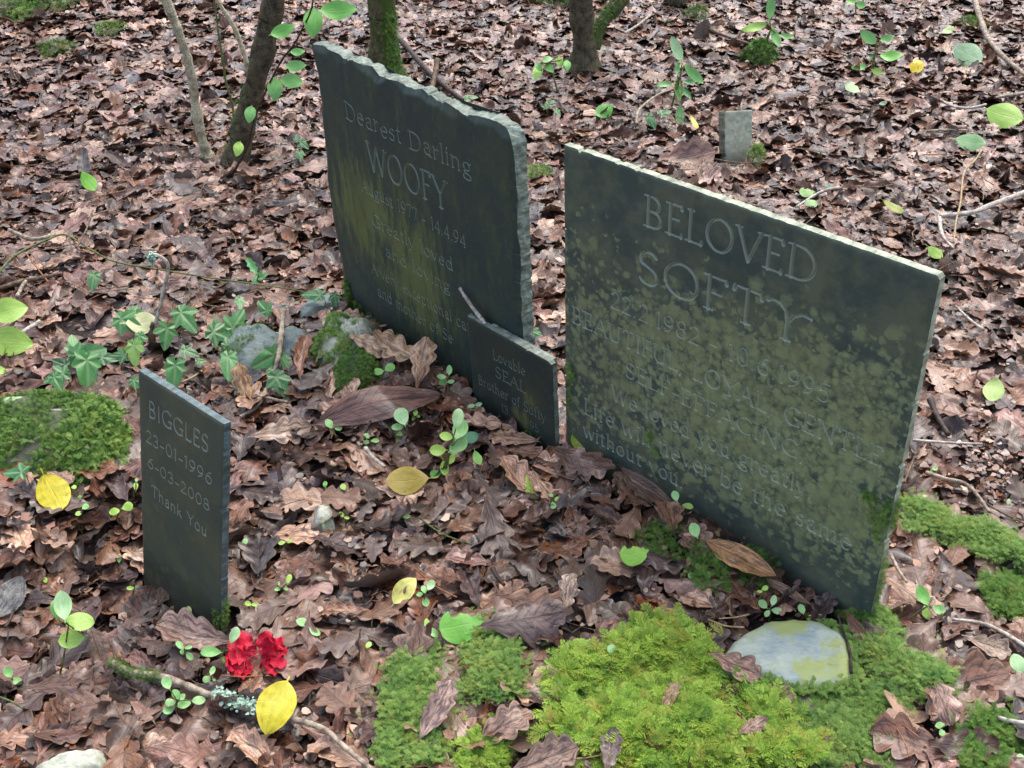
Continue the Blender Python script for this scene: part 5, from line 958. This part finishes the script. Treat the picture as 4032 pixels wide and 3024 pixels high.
# ------------------------------------------------------------------ ivy
def ivy_mesh(sd, lob=1.):
    r = np.random.default_rng(sd); tips = [(0, 1.05), (62, .66*lob), (-62, .66*lob), (122, .46), (-122, .46)]
    th = np.linspace(-180, 180, 61)[:-1]; rad = np.full(60, .34)
    for a, L in tips:
        d = np.abs((th-a-r.normal(0, 4)+180) % 360-180); rad = np.maximum(rad, L*r.uniform(.92, 1.05)/(1+(d/ (24 if L > .6 else 28))**1.35*(.55)))
    rad = np.where(np.abs(np.abs(th)-180) < 10, .14, rad); t = np.radians(th); V = [(0, 0, 0)]; U = [(0, 0, 0)]
    for k in (.3, .55, .78, 1.):
        for a, q in zip(t, rad):
            x, y = math.cos(a)*q*k, math.sin(a)*q*k; dmin = min(abs(math.sin(a-math.radians(tt[0])))*q*k if abs((math.degrees(a)-tt[0]+180) % 360-180) < 80 else 9 for tt in tips)
            V.append((x, y, .05*dmin-.12*(q*k)**2+.02*math.sin(5*a+sd))); U.append((x, y, dmin*1.2))
    F = [(0, 1+i, 1+(i+1) % 60) for i in range(60)]
    for j in range(3):
        for i in range(60): F.append((1+j*60+i, 1+(j+1)*60+i, 1+(j+1)*60+(i+1) % 60, 1+j*60+(i+1) % 60))
    V = np.array(V)*.62; V[:, 0] -= .18
    return mk('leaf', V, F, M_ivy, mesh_only=True, attrs=dict(luv=np.array(U)))
IVM = [ivy_mesh(i, [1., .8, 1.15][i % 3]) for i in range(6)]
ri = np.random.default_rng(5)
def ivy(base_px, leaves, label, h=.045):
    b = hit(*base_px, .01); e = empty('ivy_plant', b); tag(e, label, 'ivy', 'ivy growing over the leaf litter'); prev = None; Vs = []; Fs = []; Us = []; n0 = 0
    for (x, y, L, ang, c) in leaves:
        P = hit(x, y, h+ri.uniform(0, .015)); a, bb, nn = tri(x, y, P, ang, L*1.25, .55, ri.normal(0, .15, 3)); bb = bb*1.0
        leaf_obj(IVM[int(ri.integers(0, 6))], 'leaf', P, a, bb, nn, np.array([(.085, .27, .075), (.055, .18, .06), (.26, .44, .08), (.035, .11, .05)][c])*ri.uniform(.9, 1.15), None, None, parent=e)
        q = P-a*.3; g0 = np.array([q[0], q[1], float(terr(q[0], q[1]))+.008]); s = b if prev is None else prev
        for pts_ in ([q, (q+g0)/2+ri.normal(0, .003, 3), g0], [g0, (g0+s)/2+ri.normal(0, .004, 3), s]):
            V, F, U = tube(pts_, .0009, 5, knob=.05, sub=3); Vs.append(V); Fs += [tuple(i+n0 for i in f) for f in F]; Us.append(U); n0 += len(V)
        prev = g0
    mk('vine', np.concatenate(Vs), Fs, M_stemg, e, True, dict(luv=np.concatenate(Us)), b)
ivy((620, 1400), [(729, 1250, 118, -50, 0), (655, 1318, 112, -95, 0), (536, 1237, 86, -10, 0), (500, 1268, 118, -25, 0), (551, 1336, 66, -90, 0), (745, 1384, 80, -20, 1), (790, 1422, 44, 10, 0), (688, 1466, 128, -95, 0)], 'ivy with the brightest leaves gathered round the bent stick')
ivy((420, 1500), [(335, 1390, 150, 15, 0), (345, 1455, 165, -85, 0), (290, 1360, 90, 100, 0), (422, 1408, 92, 0, 1), (225, 1480, 112, -160, 1), (222, 1500, 80, -60, 0), (240, 1430, 70, 160, 3), (524, 1385, 110, -95, 2), (475, 1400, 70, 175, 1), (530, 1510, 60, -80, 1)], 'ivy trailing left of the BIGGLES stone above the large mossy rock')
ivy((900, 1500), [(898, 1430, 108, -90, 0), (868, 1318, 132, -20, 1), (930, 1270, 118, 60, 0), (850, 1270, 46, 100, 0), (905, 1350, 70, 30, 1)], 'ivy growing before the blue grey slate rock, with an upright pale stalk')
ivy((1120, 1560), [(1055, 1412, 130, -150, 0), (1098, 1510, 118, -70, 1), (1120, 1420, 62, -60, 0), (1070, 1470, 60, -100, 0)], 'ivy beside the knobbly stick, left of the moss-covered lump')
ivy((1200, 1160), [(1040, 1212, 74, 130, 0), (943, 1190, 54, -90, 0), (1240, 1160, 90, 175, 1), (1318, 1175, 56, -80, 1)], 'ivy near the foot of the tall slate stone at its left end')
ivy((368, 1110), [(368, 1100, 76, -100, 1)], 'single dark ivy leaf lying alone left of the bent stick')
ivy((30, 1870), [(62, 1860, 100, 180, 1), (20, 1680, 60, 150, 1)], 'ivy leaf at the left edge below the large mossy rock')
ivy((2600, 485), [(2562, 472, 62, -60, 1), (2617, 443, 56, 20, 1)], 'two-leaved ivy at the foot of the toothed sapling behind the stones')
ivy((1850, 400), [(1852, 383, 56, 10, 1)], 'ivy leaf at the end of the dark fallen branch')
ivy((1190, 630), [(1192, 565, 54, -40, 1), (1182, 610, 46, -80, 1), (1172, 545, 34, 100, 1)], 'small ivy left of the tall slate stone, by its middle')
ivy((2180, 470), [(2165, 405, 40, 40, 1), (2195, 440, 34, -50, 1), (2145, 420, 30, 160, 1)], 'small dark ivy right of the tall slate stone')
ivy((2120, 1290), [(2110, 1310, 56, -20, 1)], 'ivy leaf peeping out between the tall slate stone and the SEAL stone')
def holly_w(t, s): return .17*np.sin(np.pi*np.clip(t, 1e-4, 1))**.6*(1+.55*np.abs(np.cos(np.pi*3.5*t))**3)
HL = bm('leaf#h', holly_w, nu=30, nv=4, pet=.05, bend=.6, cup=1., fold=.2, sd=71)
S((1005, 1125), [(992, 1048, 78, 120, 5), (1013, 1095, 70, -120, 5), (1035, 1090, 50, 30, 5)], 'dark spiny holly sprig standing beside the green bramble stem', 'holly_seedling', None, 'holly', 6, HL)
# ------------------------------------------------------------------ rocks
def rock(pxs, hgt, mat, label, power=2.5, rough=.2, name='rock', seed=1., strat=0., cat='rock', lift=0.):
    W_ = []
    pxs = pxs[::-1]
    cpx = np.mean(pxs, 0); c0 = hit(cpx[0], cpx[1], hgt*.5+lift)
    for x, y in pxs: W_.append(hit(x, y, hgt*.35+lift)[:2])
    W_ = np.array(W_); c = W_.mean(0); seg = np.concatenate([W_, W_[:1]]); L = np.r_[0, np.cumsum(np.hypot(*np.diff(seg, axis=0).T))]; m = 72
    t = np.linspace(0, L[-1], m, endpoint=False); B = np.c_[np.interp(t, L, seg[:, 0]), np.interp(t, L, seg[:, 1])]
    zb = float(terr(*c))+lift; V = []; rings = [0.] + list(np.linspace(.06, 1, 15)**.8)
    sz = np.sqrt(np.abs(np.sum(W_[:, 0]*np.roll(W_[:, 1], -1)-W_[:, 1]*np.roll(W_[:, 0], -1)))/2)
    for k in rings[1:]:
        for p in B:
            q = c+(p-c)*k; nz_ = mn.fractal(Vector((q[0]/sz*2.2+seed, q[1]/sz*2.2, seed)), 1., 2., 5); z = hgt*(1-k**power)+hgt*rough*nz_
            if strat: z = math.floor(z/strat+.5)*strat*.8+z*.2
            q = q+.02*sz*np.array([mn.noise(Vector((q[0]/sz*9, q[1]/sz*9, seed))), mn.noise(Vector((q[0]/sz*9, q[1]/sz*9, seed+9)))]); V.append((q[0], q[1], zb+z))
    for p in B: V.append((*(c+(p-c)*1.0), zb-.05))
    V.append((c[0], c[1], zb+hgt)); nr = 16; F = [(j*m+i, j*m+(i+1) % m, (j+1)*m+(i+1) % m, (j+1)*m+i) for j in range(nr-1) for i in range(m)]
    F = [f[::-1] for f in F]+[(len(V)-1, i, (i+1) % m) for i in range(m)]
    area = 0.5*np.sum(W_[:, 0]*np.roll(W_[:, 1], -1)-W_[:, 1]*np.roll(W_[:, 0], -1))
    if area < 0: F = [f[::-1] for f in F]
    base = np.array([c[0], c[1], zb]); e = empty(name, base); tag(e, label, cat)
    o = mk('stone', V, F, mat, e, not strat, None, base); return e, base, np.array(V), sz
def frond(sd, n=16, tk=.30):
    r = np.random.default_rng(sd); V = []; F = []; U = []
    def axis(t): return np.array([t, .06*math.sin(t*4+sd), .32*math.sin(t*2.4)-.10*t*t])
    for i in range(n):
        t = .10+.88*i/(n-1); p = axis(t); L = tk*(math.sin(math.pi*min(t*.85+.12, 1))**.7)*r.uniform(.75, 1.15)
        for s in (-1, 1):
            a = math.radians(r.uniform(42, 62)); d = np.array([math.cos(a), s*math.sin(a), r.uniform(-.35, .25)]); w_ = np.array([-.028, .010*s, .0]); k = len(V)
            q = p+d*L; mid = p+d*L*.5; nd = np.array([-d[1], d[0], 0])*.026
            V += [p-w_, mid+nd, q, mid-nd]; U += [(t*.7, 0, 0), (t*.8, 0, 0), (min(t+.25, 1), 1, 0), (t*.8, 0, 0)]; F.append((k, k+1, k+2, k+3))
    k = len(V); 
    for i in range(5):
        p = axis(i/4); V += [p+[0, .018, 0], p-[0, .018, 0]]; U += [(.2, .5, 0)]*2
        if i: F.append((k+2*i-2, k+2*i, k+2*i+1, k+2*i-1))
    return np.array(V), np.array(F), np.array(U)
FR = [frond(i) for i in range(5)]; FRS = [frond(20+i, 8, .5) for i in range(4)]
def moss(P, Nn, size, mat, label, sd, parent=None, base=None, fr=FR, up=.75, name='moss_carpet', droop=None):
    """fronds rooted at P with surface normals Nn"""
    r = np.random.default_rng(sd); n = len(P); acc = Acc(); vi = r.integers(0, len(fr), n)
    az = r.normal(0, 1, (n, 3)); 
    if droop is not None: az = az*.8+np.asarray(droop)
    tan = az-Nn*np.sum(az*Nn, 1)[:, None]; tan /= np.linalg.norm(tan, axis=1)[:, None]
    el = r.uniform(.15, up, n)[:, None]; X_ = tan*(1-el)+Nn*el; X_ /= np.linalg.norm(X_, axis=1)[:, None]
    Y_ = np.cross(Nn, X_); Y_ /= np.linalg.norm(Y_, axis=1)[:, None]+1e-9; Z_ = np.cross(X_, Y_)
    S_ = size*r.uniform(.55, 1.35, n); M = np.stack([X_, Y_, Z_], -1)*S_[:, None, None]; tint = r.random(n)
    for k, (V, F, U) in enumerate(fr):
        m = np.where(vi == k)[0]
        if not len(m): continue
        W_ = np.einsum('nij,vj->nvi', M[m], V)+P[m][:, None]; nv_ = len(V); Fa = (F[None]+(np.arange(len(m))*nv_)[:, None, None]).reshape(-1, 4)
        Ua = np.repeat(U[None], len(m), 0).copy(); Ua[:, :, 2] = tint[m][:, None]; acc.add(W_.reshape(-1, 3), Fa, luv=Ua.reshape(-1, 3))
    o = acc.build(name, mat, parent, base, smooth=False)
    if parent is None: tag(o, label, 'moss', None, 'stuff')
    else: o['kind'] = 'stuff'
    return o
def moss_px(key, n, size, mat, label, sd, lift=0., fr=FR, bumpy=.012, up=.5):
    poly = MOSS[key]; r = np.random.default_rng(sd); xs_ = [p[0] for p in poly]; ys_ = [p[1] for p in poly]; P = []
    W_ = np.array([hit(x, y, .01)[:2] for x, y in poly]); lo, hi = W_.min(0), W_.max(0); tries = 0
    while len(P) < n and tries < n*12:
        tries += 1; q = lo+(hi-lo)*r.random(2)
        if inpoly(q[0], q[1], [tuple(w_) for w_ in W_]): 
            ln = .5+mn.fractal(Vector((q[0]*14, q[1]*14, sd)), 1., 2., 3)*.8
            if ln < .30 and r.random() < .85: continue
            P.append((q[0], q[1], float(terr(*q))+lift+bumpy*ln*1.2+r.uniform(-.004, .004)))
    P = np.array(P); P[:, :2] += r.normal(0, 1, (len(P), 2))*np.where(r.random((len(P), 1)) < .08, .018, .005); Nn = np.tile([0, -.12, 1.], (len(P), 1))+r.normal(0, .15, (len(P), 3)); Nn /= np.linalg.norm(Nn, axis=1)[:, None]
    return moss(P, Nn, size, mat, label, sd, fr=fr, up=up)
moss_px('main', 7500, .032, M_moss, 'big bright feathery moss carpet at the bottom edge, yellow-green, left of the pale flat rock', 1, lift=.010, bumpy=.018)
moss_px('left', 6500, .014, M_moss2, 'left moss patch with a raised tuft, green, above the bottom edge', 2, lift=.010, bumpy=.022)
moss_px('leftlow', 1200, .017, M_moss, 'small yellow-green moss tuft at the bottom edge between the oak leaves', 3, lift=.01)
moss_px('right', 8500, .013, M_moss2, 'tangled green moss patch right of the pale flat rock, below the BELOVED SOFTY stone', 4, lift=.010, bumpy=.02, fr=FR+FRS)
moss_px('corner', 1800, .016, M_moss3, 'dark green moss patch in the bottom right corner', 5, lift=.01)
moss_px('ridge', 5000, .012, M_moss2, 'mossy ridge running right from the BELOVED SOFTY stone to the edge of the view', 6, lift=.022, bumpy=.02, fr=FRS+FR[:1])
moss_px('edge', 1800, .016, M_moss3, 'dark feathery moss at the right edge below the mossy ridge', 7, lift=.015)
def moss_at(x, y, rad, n, size, mat, label, sd, h=.01, dome=.02, fr=FRS):
    c = hit(x, y, 0.); r = np.random.default_rng(sd); a = r.uniform(0, 6.28, n); q = np.sqrt(r.random(n)); P = np.c_[c[0]+np.cos(a)*q*rad*(1+.3*np.sin(3*a)), c[1]+np.sin(a)*q*rad, np.zeros(n)]; P[:, 2] = terr(P[:, 0], P[:, 1])+h+dome*(1-q*q)
    Nn = np.c_[np.cos(a)*q*.8, np.sin(a)*q*.8, np.ones(n)]; Nn /= np.linalg.norm(Nn, axis=1)[:, None]; o = moss(P, Nn, size, mat, label, sd, fr=fr, name='moss_tuft'); return o
moss_at(2990, 250, .055, 900, .02, M_moss3, 'dark mossy tuft at the foot of the upper toothed sapling', 11, dome=.07)
moss_at(2194, 25, .09, 900, .02, M_moss3, 'bright green mossy lump at the top edge left of the forked trunk', 12, dome=.09)
moss_at(2746, 78, .045, 350, .016, M_moss3, 'small mossy lump at top centre right of the forked trunk', 13, dome=.04)
moss_at(60, 40, .16, 1100, .02, M_moss3, 'mossy log end in the top left corner', 14, dome=.05)
moss_at(215, 25, .12, 900, .02, M_moss3, 'green moss clump at the top edge on the left', 15, dome=.05)
moss_at(92, 82, .05, 300, .018, M_moss2, 'small green moss clump below the log in the top left corner', 16, dome=.03)
moss_at(222, 215, .07, 600, .014, M_moss3, 'dark mossy stick end at upper left', 17, dome=.035)
moss_at(434, 128, .07, 400, .014, M_moss2, 'mossy twig patch near the pale sapling', 18, dome=.02)
moss_at(2120, 700, .045, 350, .014, M_moss2, 'mossy spot between the tall stone and the BELOVED SOFTY stone', 19, dome=.02)
moss_at(2975, 650, .022, 260, .016, M_moss2, 'moss at the right foot of the grey marker stone', 20, dome=.05)
moss_at(3830, 110, .06, 400, .016, M_moss3, 'moss on the ground beside the pale grey branch', 21, dome=.02)
moss_at(2790, 2270, .05, 500, .012, M_moss3, 'dark moss between leaves at the foot of the BELOVED SOFTY stone', 22, dome=.01, h=.025)
moss_at(2960, 2270, .04, 350, .010, M_moss3, 'moss under the tan leathery leaf', 23, dome=.01, h=.02)
moss_at(2590, 2160, .04, 350, .010, M_moss3, 'dark moss right of the bitten green leaf', 24, dome=.01, h=.02)
moss_at(3420, 2480, .04, 900, .011, M_moss2, 'moss creeping up at the lower right corner of the BELOVED SOFTY stone', 25, dome=.03)
# yellow-green feather-moss sprig
c = hit(2085, 1930, .02); V, F, U = blade(lambda t, s: .30*(1-t)*.9*(np.abs(np.sin(t*34))**.5)+.02, 60, 2, pet=.1, petw=.02, bend=.4, cup=-.5, sd=9)
a, bb, nn = tri(2085, 1905, c, 100, 120, .6); W_ = c+V[:, :1]*a+V[:, 1:2]*bb+V[:, 2:]*nn
o = mk('feather_moss_sprig', W_, F, M_moss, None, False, dict(luv=np.c_[np.ones(len(V))*.9, U[:, 1], np.ones(len(V))*.9]), base=c); tag(o, 'yellow-green feather moss sprig standing alone before the SEAL stone', 'moss')
R_ = {}
def rk(key, *a, **k): R_[key] = rock(ROCKPX[key], *a, **k)
rk('mossy', .075, M_rk_dark, 'large low mossy rock at the left edge under the forked white stick', power=3., rough=.15, seed=1.)
rk('blue', .055, M_rk_blue, 'blue grey layered slate rock under the knobbly stick', power=3.5, rough=.25, seed=2.)
rk('blue2', .045, M_rk_blue, 'smaller dark slate rock right of the knobbly stick', power=4., rough=.2, seed=3.)
rk('blue3', .03, M_rk_blue, 'flat slate piece at the left foot of the tall stone', power=4., rough=.2, seed=4.)
rk('quartz', .075, M_rk_quartz, 'white quartz rock half covered in green moss', power=3.5, rough=.35, seed=5.)
rk('lump', .06, M_rk_dark, 'dark rounded moss-covered rock in front of the white quartz', power=2.5, rough=.1, seed=6.)
rk('pebble', .022, M_rk_quartz, 'small white pebble among the leaves in mid ground', power=2.5, rough=.25, seed=7., name='pebble', cat='pebble', lift=.018)
rk('pale', .022, M_rk_pale, 'broad pale flat slate rock with yellow-green stains before the BELOVED SOFTY corner', power=16., rough=.20, seed=8., lift=.032)
rk('white', .03, M_rk_quartz, 'angular white stone cut off by the bottom edge at left', power=6., rough=.15, seed=9., lift=.012)
def rock_moss(key, n, size, mat, cond, sd, fr=FRS):
    e, b, V, sz = R_[key]; m = 72; r = np.random.default_rng(sd); P = []; Nn = []
    while len(P) < n:
        j = int(15*np.sqrt(r.random()))-1; j = max(0, min(13, j)); i = int(r.integers(0, m)); i2 = (i+1) % m; p, q, s_ = V[j*m+i], V[j*m+i2], V[(j+1)*m+i]; t1, t2 = r.random(2); x = p+(q-p)*t1+(s_-p)*t2
        nn = np.cross(q-p, s_-p); nn = nn/np.linalg.norm(nn); nn = nn*np.sign(nn[2]) if nn[2] else nn
        k = j/14.; 
        if cond(x-b, sz, k) or r.random() < .04: P.append(x); Nn.append(nrm(nn+[0, 0, .3]))
    moss(np.array(P), np.array(Nn), size, mat, None, sd, e, b, fr=fr, up=.7, name='moss')
nf = lambda x, s, f=1.: mn.fractal(Vector((x[0]/s*3*f, x[1]/s*3*f, 1.)), 1., 2., 3)
rock_moss('mossy', 6500, .012, M_moss3, lambda x, s, k: nf(x, s) > -.45+(.3 if x[1] < -.02 and x[0] < .02 else 0), 31, FRS+FR[:2])
rock_moss('mossy', 1500, .017, M_moss2, lambda x, s, k: x[0] > .03, 37, FR)
rock_moss('lump', 4200, .007, M_moss3, lambda x, s, k: True, 32)
rock_moss('quartz', 2600, .009, M_moss2, lambda x, s, k: nf(x, s) > -.1 and k < .9 and x[0] < .03, 33)
rock_moss('blue', 700, .007, M_moss3, lambda x, s, k: nf(x, s) > .22, 34)

# moss on the stones themselves
def slab_moss(e, P0, u, n, v, blobs, mat, size, sd, fr=FRS):
    r = np.random.default_rng(sd); P = []; Nn = []
    for (x, y, rx, ry, k, side) in blobs:
        for _ in range(k):
            a = r.uniform(0, 6.28); q = r.random()**.6; xx = x+math.cos(a)*rx*q; yy = y+math.sin(a)*ry*q
            if side: p = P0+u*(x+.001)+v*yy-n*(.001+.014*r.random()); nn = u
            else: p = P0+u*xx+v*yy-n*.0005; nn = n
            P.append(p); Nn.append(nrm(nn+.4*v*0+r.normal(0, .15, 3)))
    mw = np.array(e.matrix_world); Ri = mw[:3, :3]; P = (np.array(P)-P0) @ Ri; Nn = np.array(Nn) @ Ri
    o = moss(P, Nn, size, mat, None, sd, None, None, fr=fr, up=.6, name='moss', droop=None); o.parent = e
    for k_ in ('label', 'category'):
        if k_ in o: del o[k_]
    o['kind'] = 'stuff'
slab_moss(so_e, soP, soU, soN, soV, [(.658, .284, .014, .012, 120, 0), (.668, .255, .010, .02, 60, 0), (.690, .270, .008, .030, 160, 0), (.685, .235, .010, .03, 90, 0), (.6975, .265, 0, .03, 220, 1), (.6975, .10, 0, .09, 420, 1), (.6975, .02, 0, .03, 300, 1), (.016, .235, .006, .012, 60, 0), (.024, .22, .006, .012, 50, 0), (.013, .19, .006, .05, 70, 0), (.218, .172, .006, .018, 60, 0), (.235, .150, .010, .012, 30, 0)], M_moss2, .007, 41)
slab_moss(wo_e, woP, woU, woN, woV, [(.02, .03, .020, .045, 500, 0), (.06, .0, .03, .03, 260, 0), (.13, .0, .06, .02, 260, 0), (.25, .0, .06, .018, 200, 0), (.36, -.01, .06, .018, 200, 0)], M_moss3, .008, 42)
slab_moss(se_e, seP, seU, seN, seV, [(.183, .022, .016, .020, 160, 0)], M_moss3, .005, 43)
slab_moss(bi_e, biP, biU, biN, biV, [(.2268, .018, 0, .035, 260, 1), (.218, .010, .010, .02, 80, 0)], M_moss2, .006, 44)
def tube_moss(key, ename, n, size, mat, sd, t0, t1, cond):
    P, rad = TRK[key]; e, b = TRE[ename]; r = np.random.default_rng(sd); Q = []; Nn = []
    P = np.array(P)
    while len(Q) < n:
        t = r.uniform(t0, t1)*(len(P)-1); i = min(int(t), len(P)-2); f_ = t-i; p = P[i]*(1-f_)+P[i+1]*f_; rd = rad[i]*(1-f_)+rad[i+1]*f_; ax = nrm(P[i+1]-P[i]); e1 = nrm(np.cross(ax, [0, 1, .01])); e2 = np.cross(ax, e1); a = r.uniform(0, 6.28); d = e1*math.cos(a)+e2*math.sin(a)
        if cond(d, t/(len(P)-1)) or r.random() < .1: Q.append(p+d*rd*1.02); Nn.append(nrm(d+[0, 0, .3]))
    moss(np.array(Q), np.array(Nn), size, mat, None, sd, e, b, fr=FRS, up=.5, name='moss')
tube_moss(('mossy_tree', 'trunk'), 'mossy_tree', 2600, .013, M_moss3, 51, 0, .55, lambda d, t: d[0] > .35 or t < .12)
tube_moss(('forked_tree', 'limb'), 'forked_tree', 700, .012, M_moss3, 52, 0, .5, lambda d, t: d[0] < .3)
tube_moss(('leaning_tree', 'trunk'), 'leaning_tree', 350, .010, M_moss3, 53, 0, .35, lambda d, t: d[0] < -.4)
Pm = []; Nm = []; r_ = np.random.default_rng(8)
for k in range(800):
    t = r_.random()*2.1; i = min(int(t), 2); p = PS[i]*(1-(t-i))+PS[i+1]*(t-i); a = r_.uniform(0, 6.28); d = np.array([math.cos(a)*.4, math.cos(a), math.sin(a)]); Pm.append(p+nrm(d)*.006); Nm.append(nrm(d))
moss(np.array(Pm), np.array(Nm), .0055, M_moss3, None, 54, TRS, np.array(TRS.location), fr=FRS, up=.5, name='moss')
# ------------------------------------------------------------------ two red rhododendron flowers
PM = []
for i in range(4):
    V, F, U = blade(lambda t, s: .30*np.sin(np.pi*np.clip(t, 1e-3, 1)**1.45)**.55+.05*(1-t)+.03*np.sin(t*23+s), 18, 8, pet=0, bend=[1.0, -.7, 1.5, .4][i], cup=[-1.2, 1., -.6, 1.6][i], ruf=.085, rufn=2.2+.3*i, fold=.1, sd=80+i); V[:, 0] += .5
    PM.append(mk('petal', V, F, M_petal, mesh_only=True, attrs=dict(luv=U)))
def flower(x, y, angs, label, sd):
    c = hit(x, y, .035); e = empty('rhododendron_flower', c); tag(e, label, 'flower', 'red flowers on the litter'); r = np.random.default_rng(sd)
    for i, (ang, L) in enumerate(angs):
        for l2 in (0, 1):
            P = c+np.array([0, 0, -.004*l2])+r.normal(0, .002, 3); a, bb, nn = tri(x, y, P, ang+l2*24+r.normal(0, 6), L*(.9 if l2 else 1), .6, r.normal(0, .42, 3)); a = a*1.0; bb = bb*1.05; leaf_obj(PM[int(r.integers(0, 4))], 'petal', P, a, bb, nn, (1, 1, 1), None, None, parent=e)
    Vs = []; Fs = []; Us = []; n0 = 0
    for k in range(8):
        d = nrm(-(camB*-1)*.5+camR*r.normal(0, .7)+camU*r.normal(-.2, .6)); V, F, U = tube([c+[0, 0, .004], c+d*.014+[0, 0, .006], c+d*.028+[0, 0, .004]], [.0006, .0005, .0009], 5, knob=.02, sub=3); Vs.append(V); Fs += [tuple(i+n0 for i in f) for f in F]; Us.append(U); n0 += len(V)
    mk('stamen', np.concatenate(Vs), Fs, M_stamen, e, True, dict(luv=np.concatenate(Us)), c)
M_stamen = twig_mat('stamen', (.35, .02, .04), (.60, .06, .10), spots=.1)
flower(966, 2590, [(105, 108), (135, 100), (165, 92), (200, 88), (235, 92), (262, 84), (60, 60)], 'left of the two crumpled red flowers below the BIGGLES stone', 1)
flower(1048, 2586, [(72, 120), (45, 100), (15, 86), (-15, 80), (-50, 88), (-85, 84), (115, 62)], 'right of the two crumpled red flowers below the BIGGLES stone', 2)

# moss creeping over the lower and right rim of the pale flat rock
e_, b_, V_, sz_ = R_['pale']; Pq = []; Nq = []; rq = np.random.default_rng(66)
for k in range(900):
    i = int(rq.integers(0, 72)); p = V_[14*72+i]; c_ = V_[-1]; t = abs(rq.normal(0, .07))-.06; q = p+(c_-p)*t
    if (q-b_)[1] < -.01-.5*max(0, -(q-b_)[0]) or ((q-b_)[0] > .07 and rq.random() < .6): Pq.append([q[0], q[1], max(q[2]*.3+b_[2]*.7+.008, float(terr(q[0], q[1]))+.02)]); Nq.append([0, -.2, 1.])
moss(np.array(Pq), np.array(Nq), .014, M_moss2, None, 67, e_, b_, fr=FR, up=.5, name='moss')
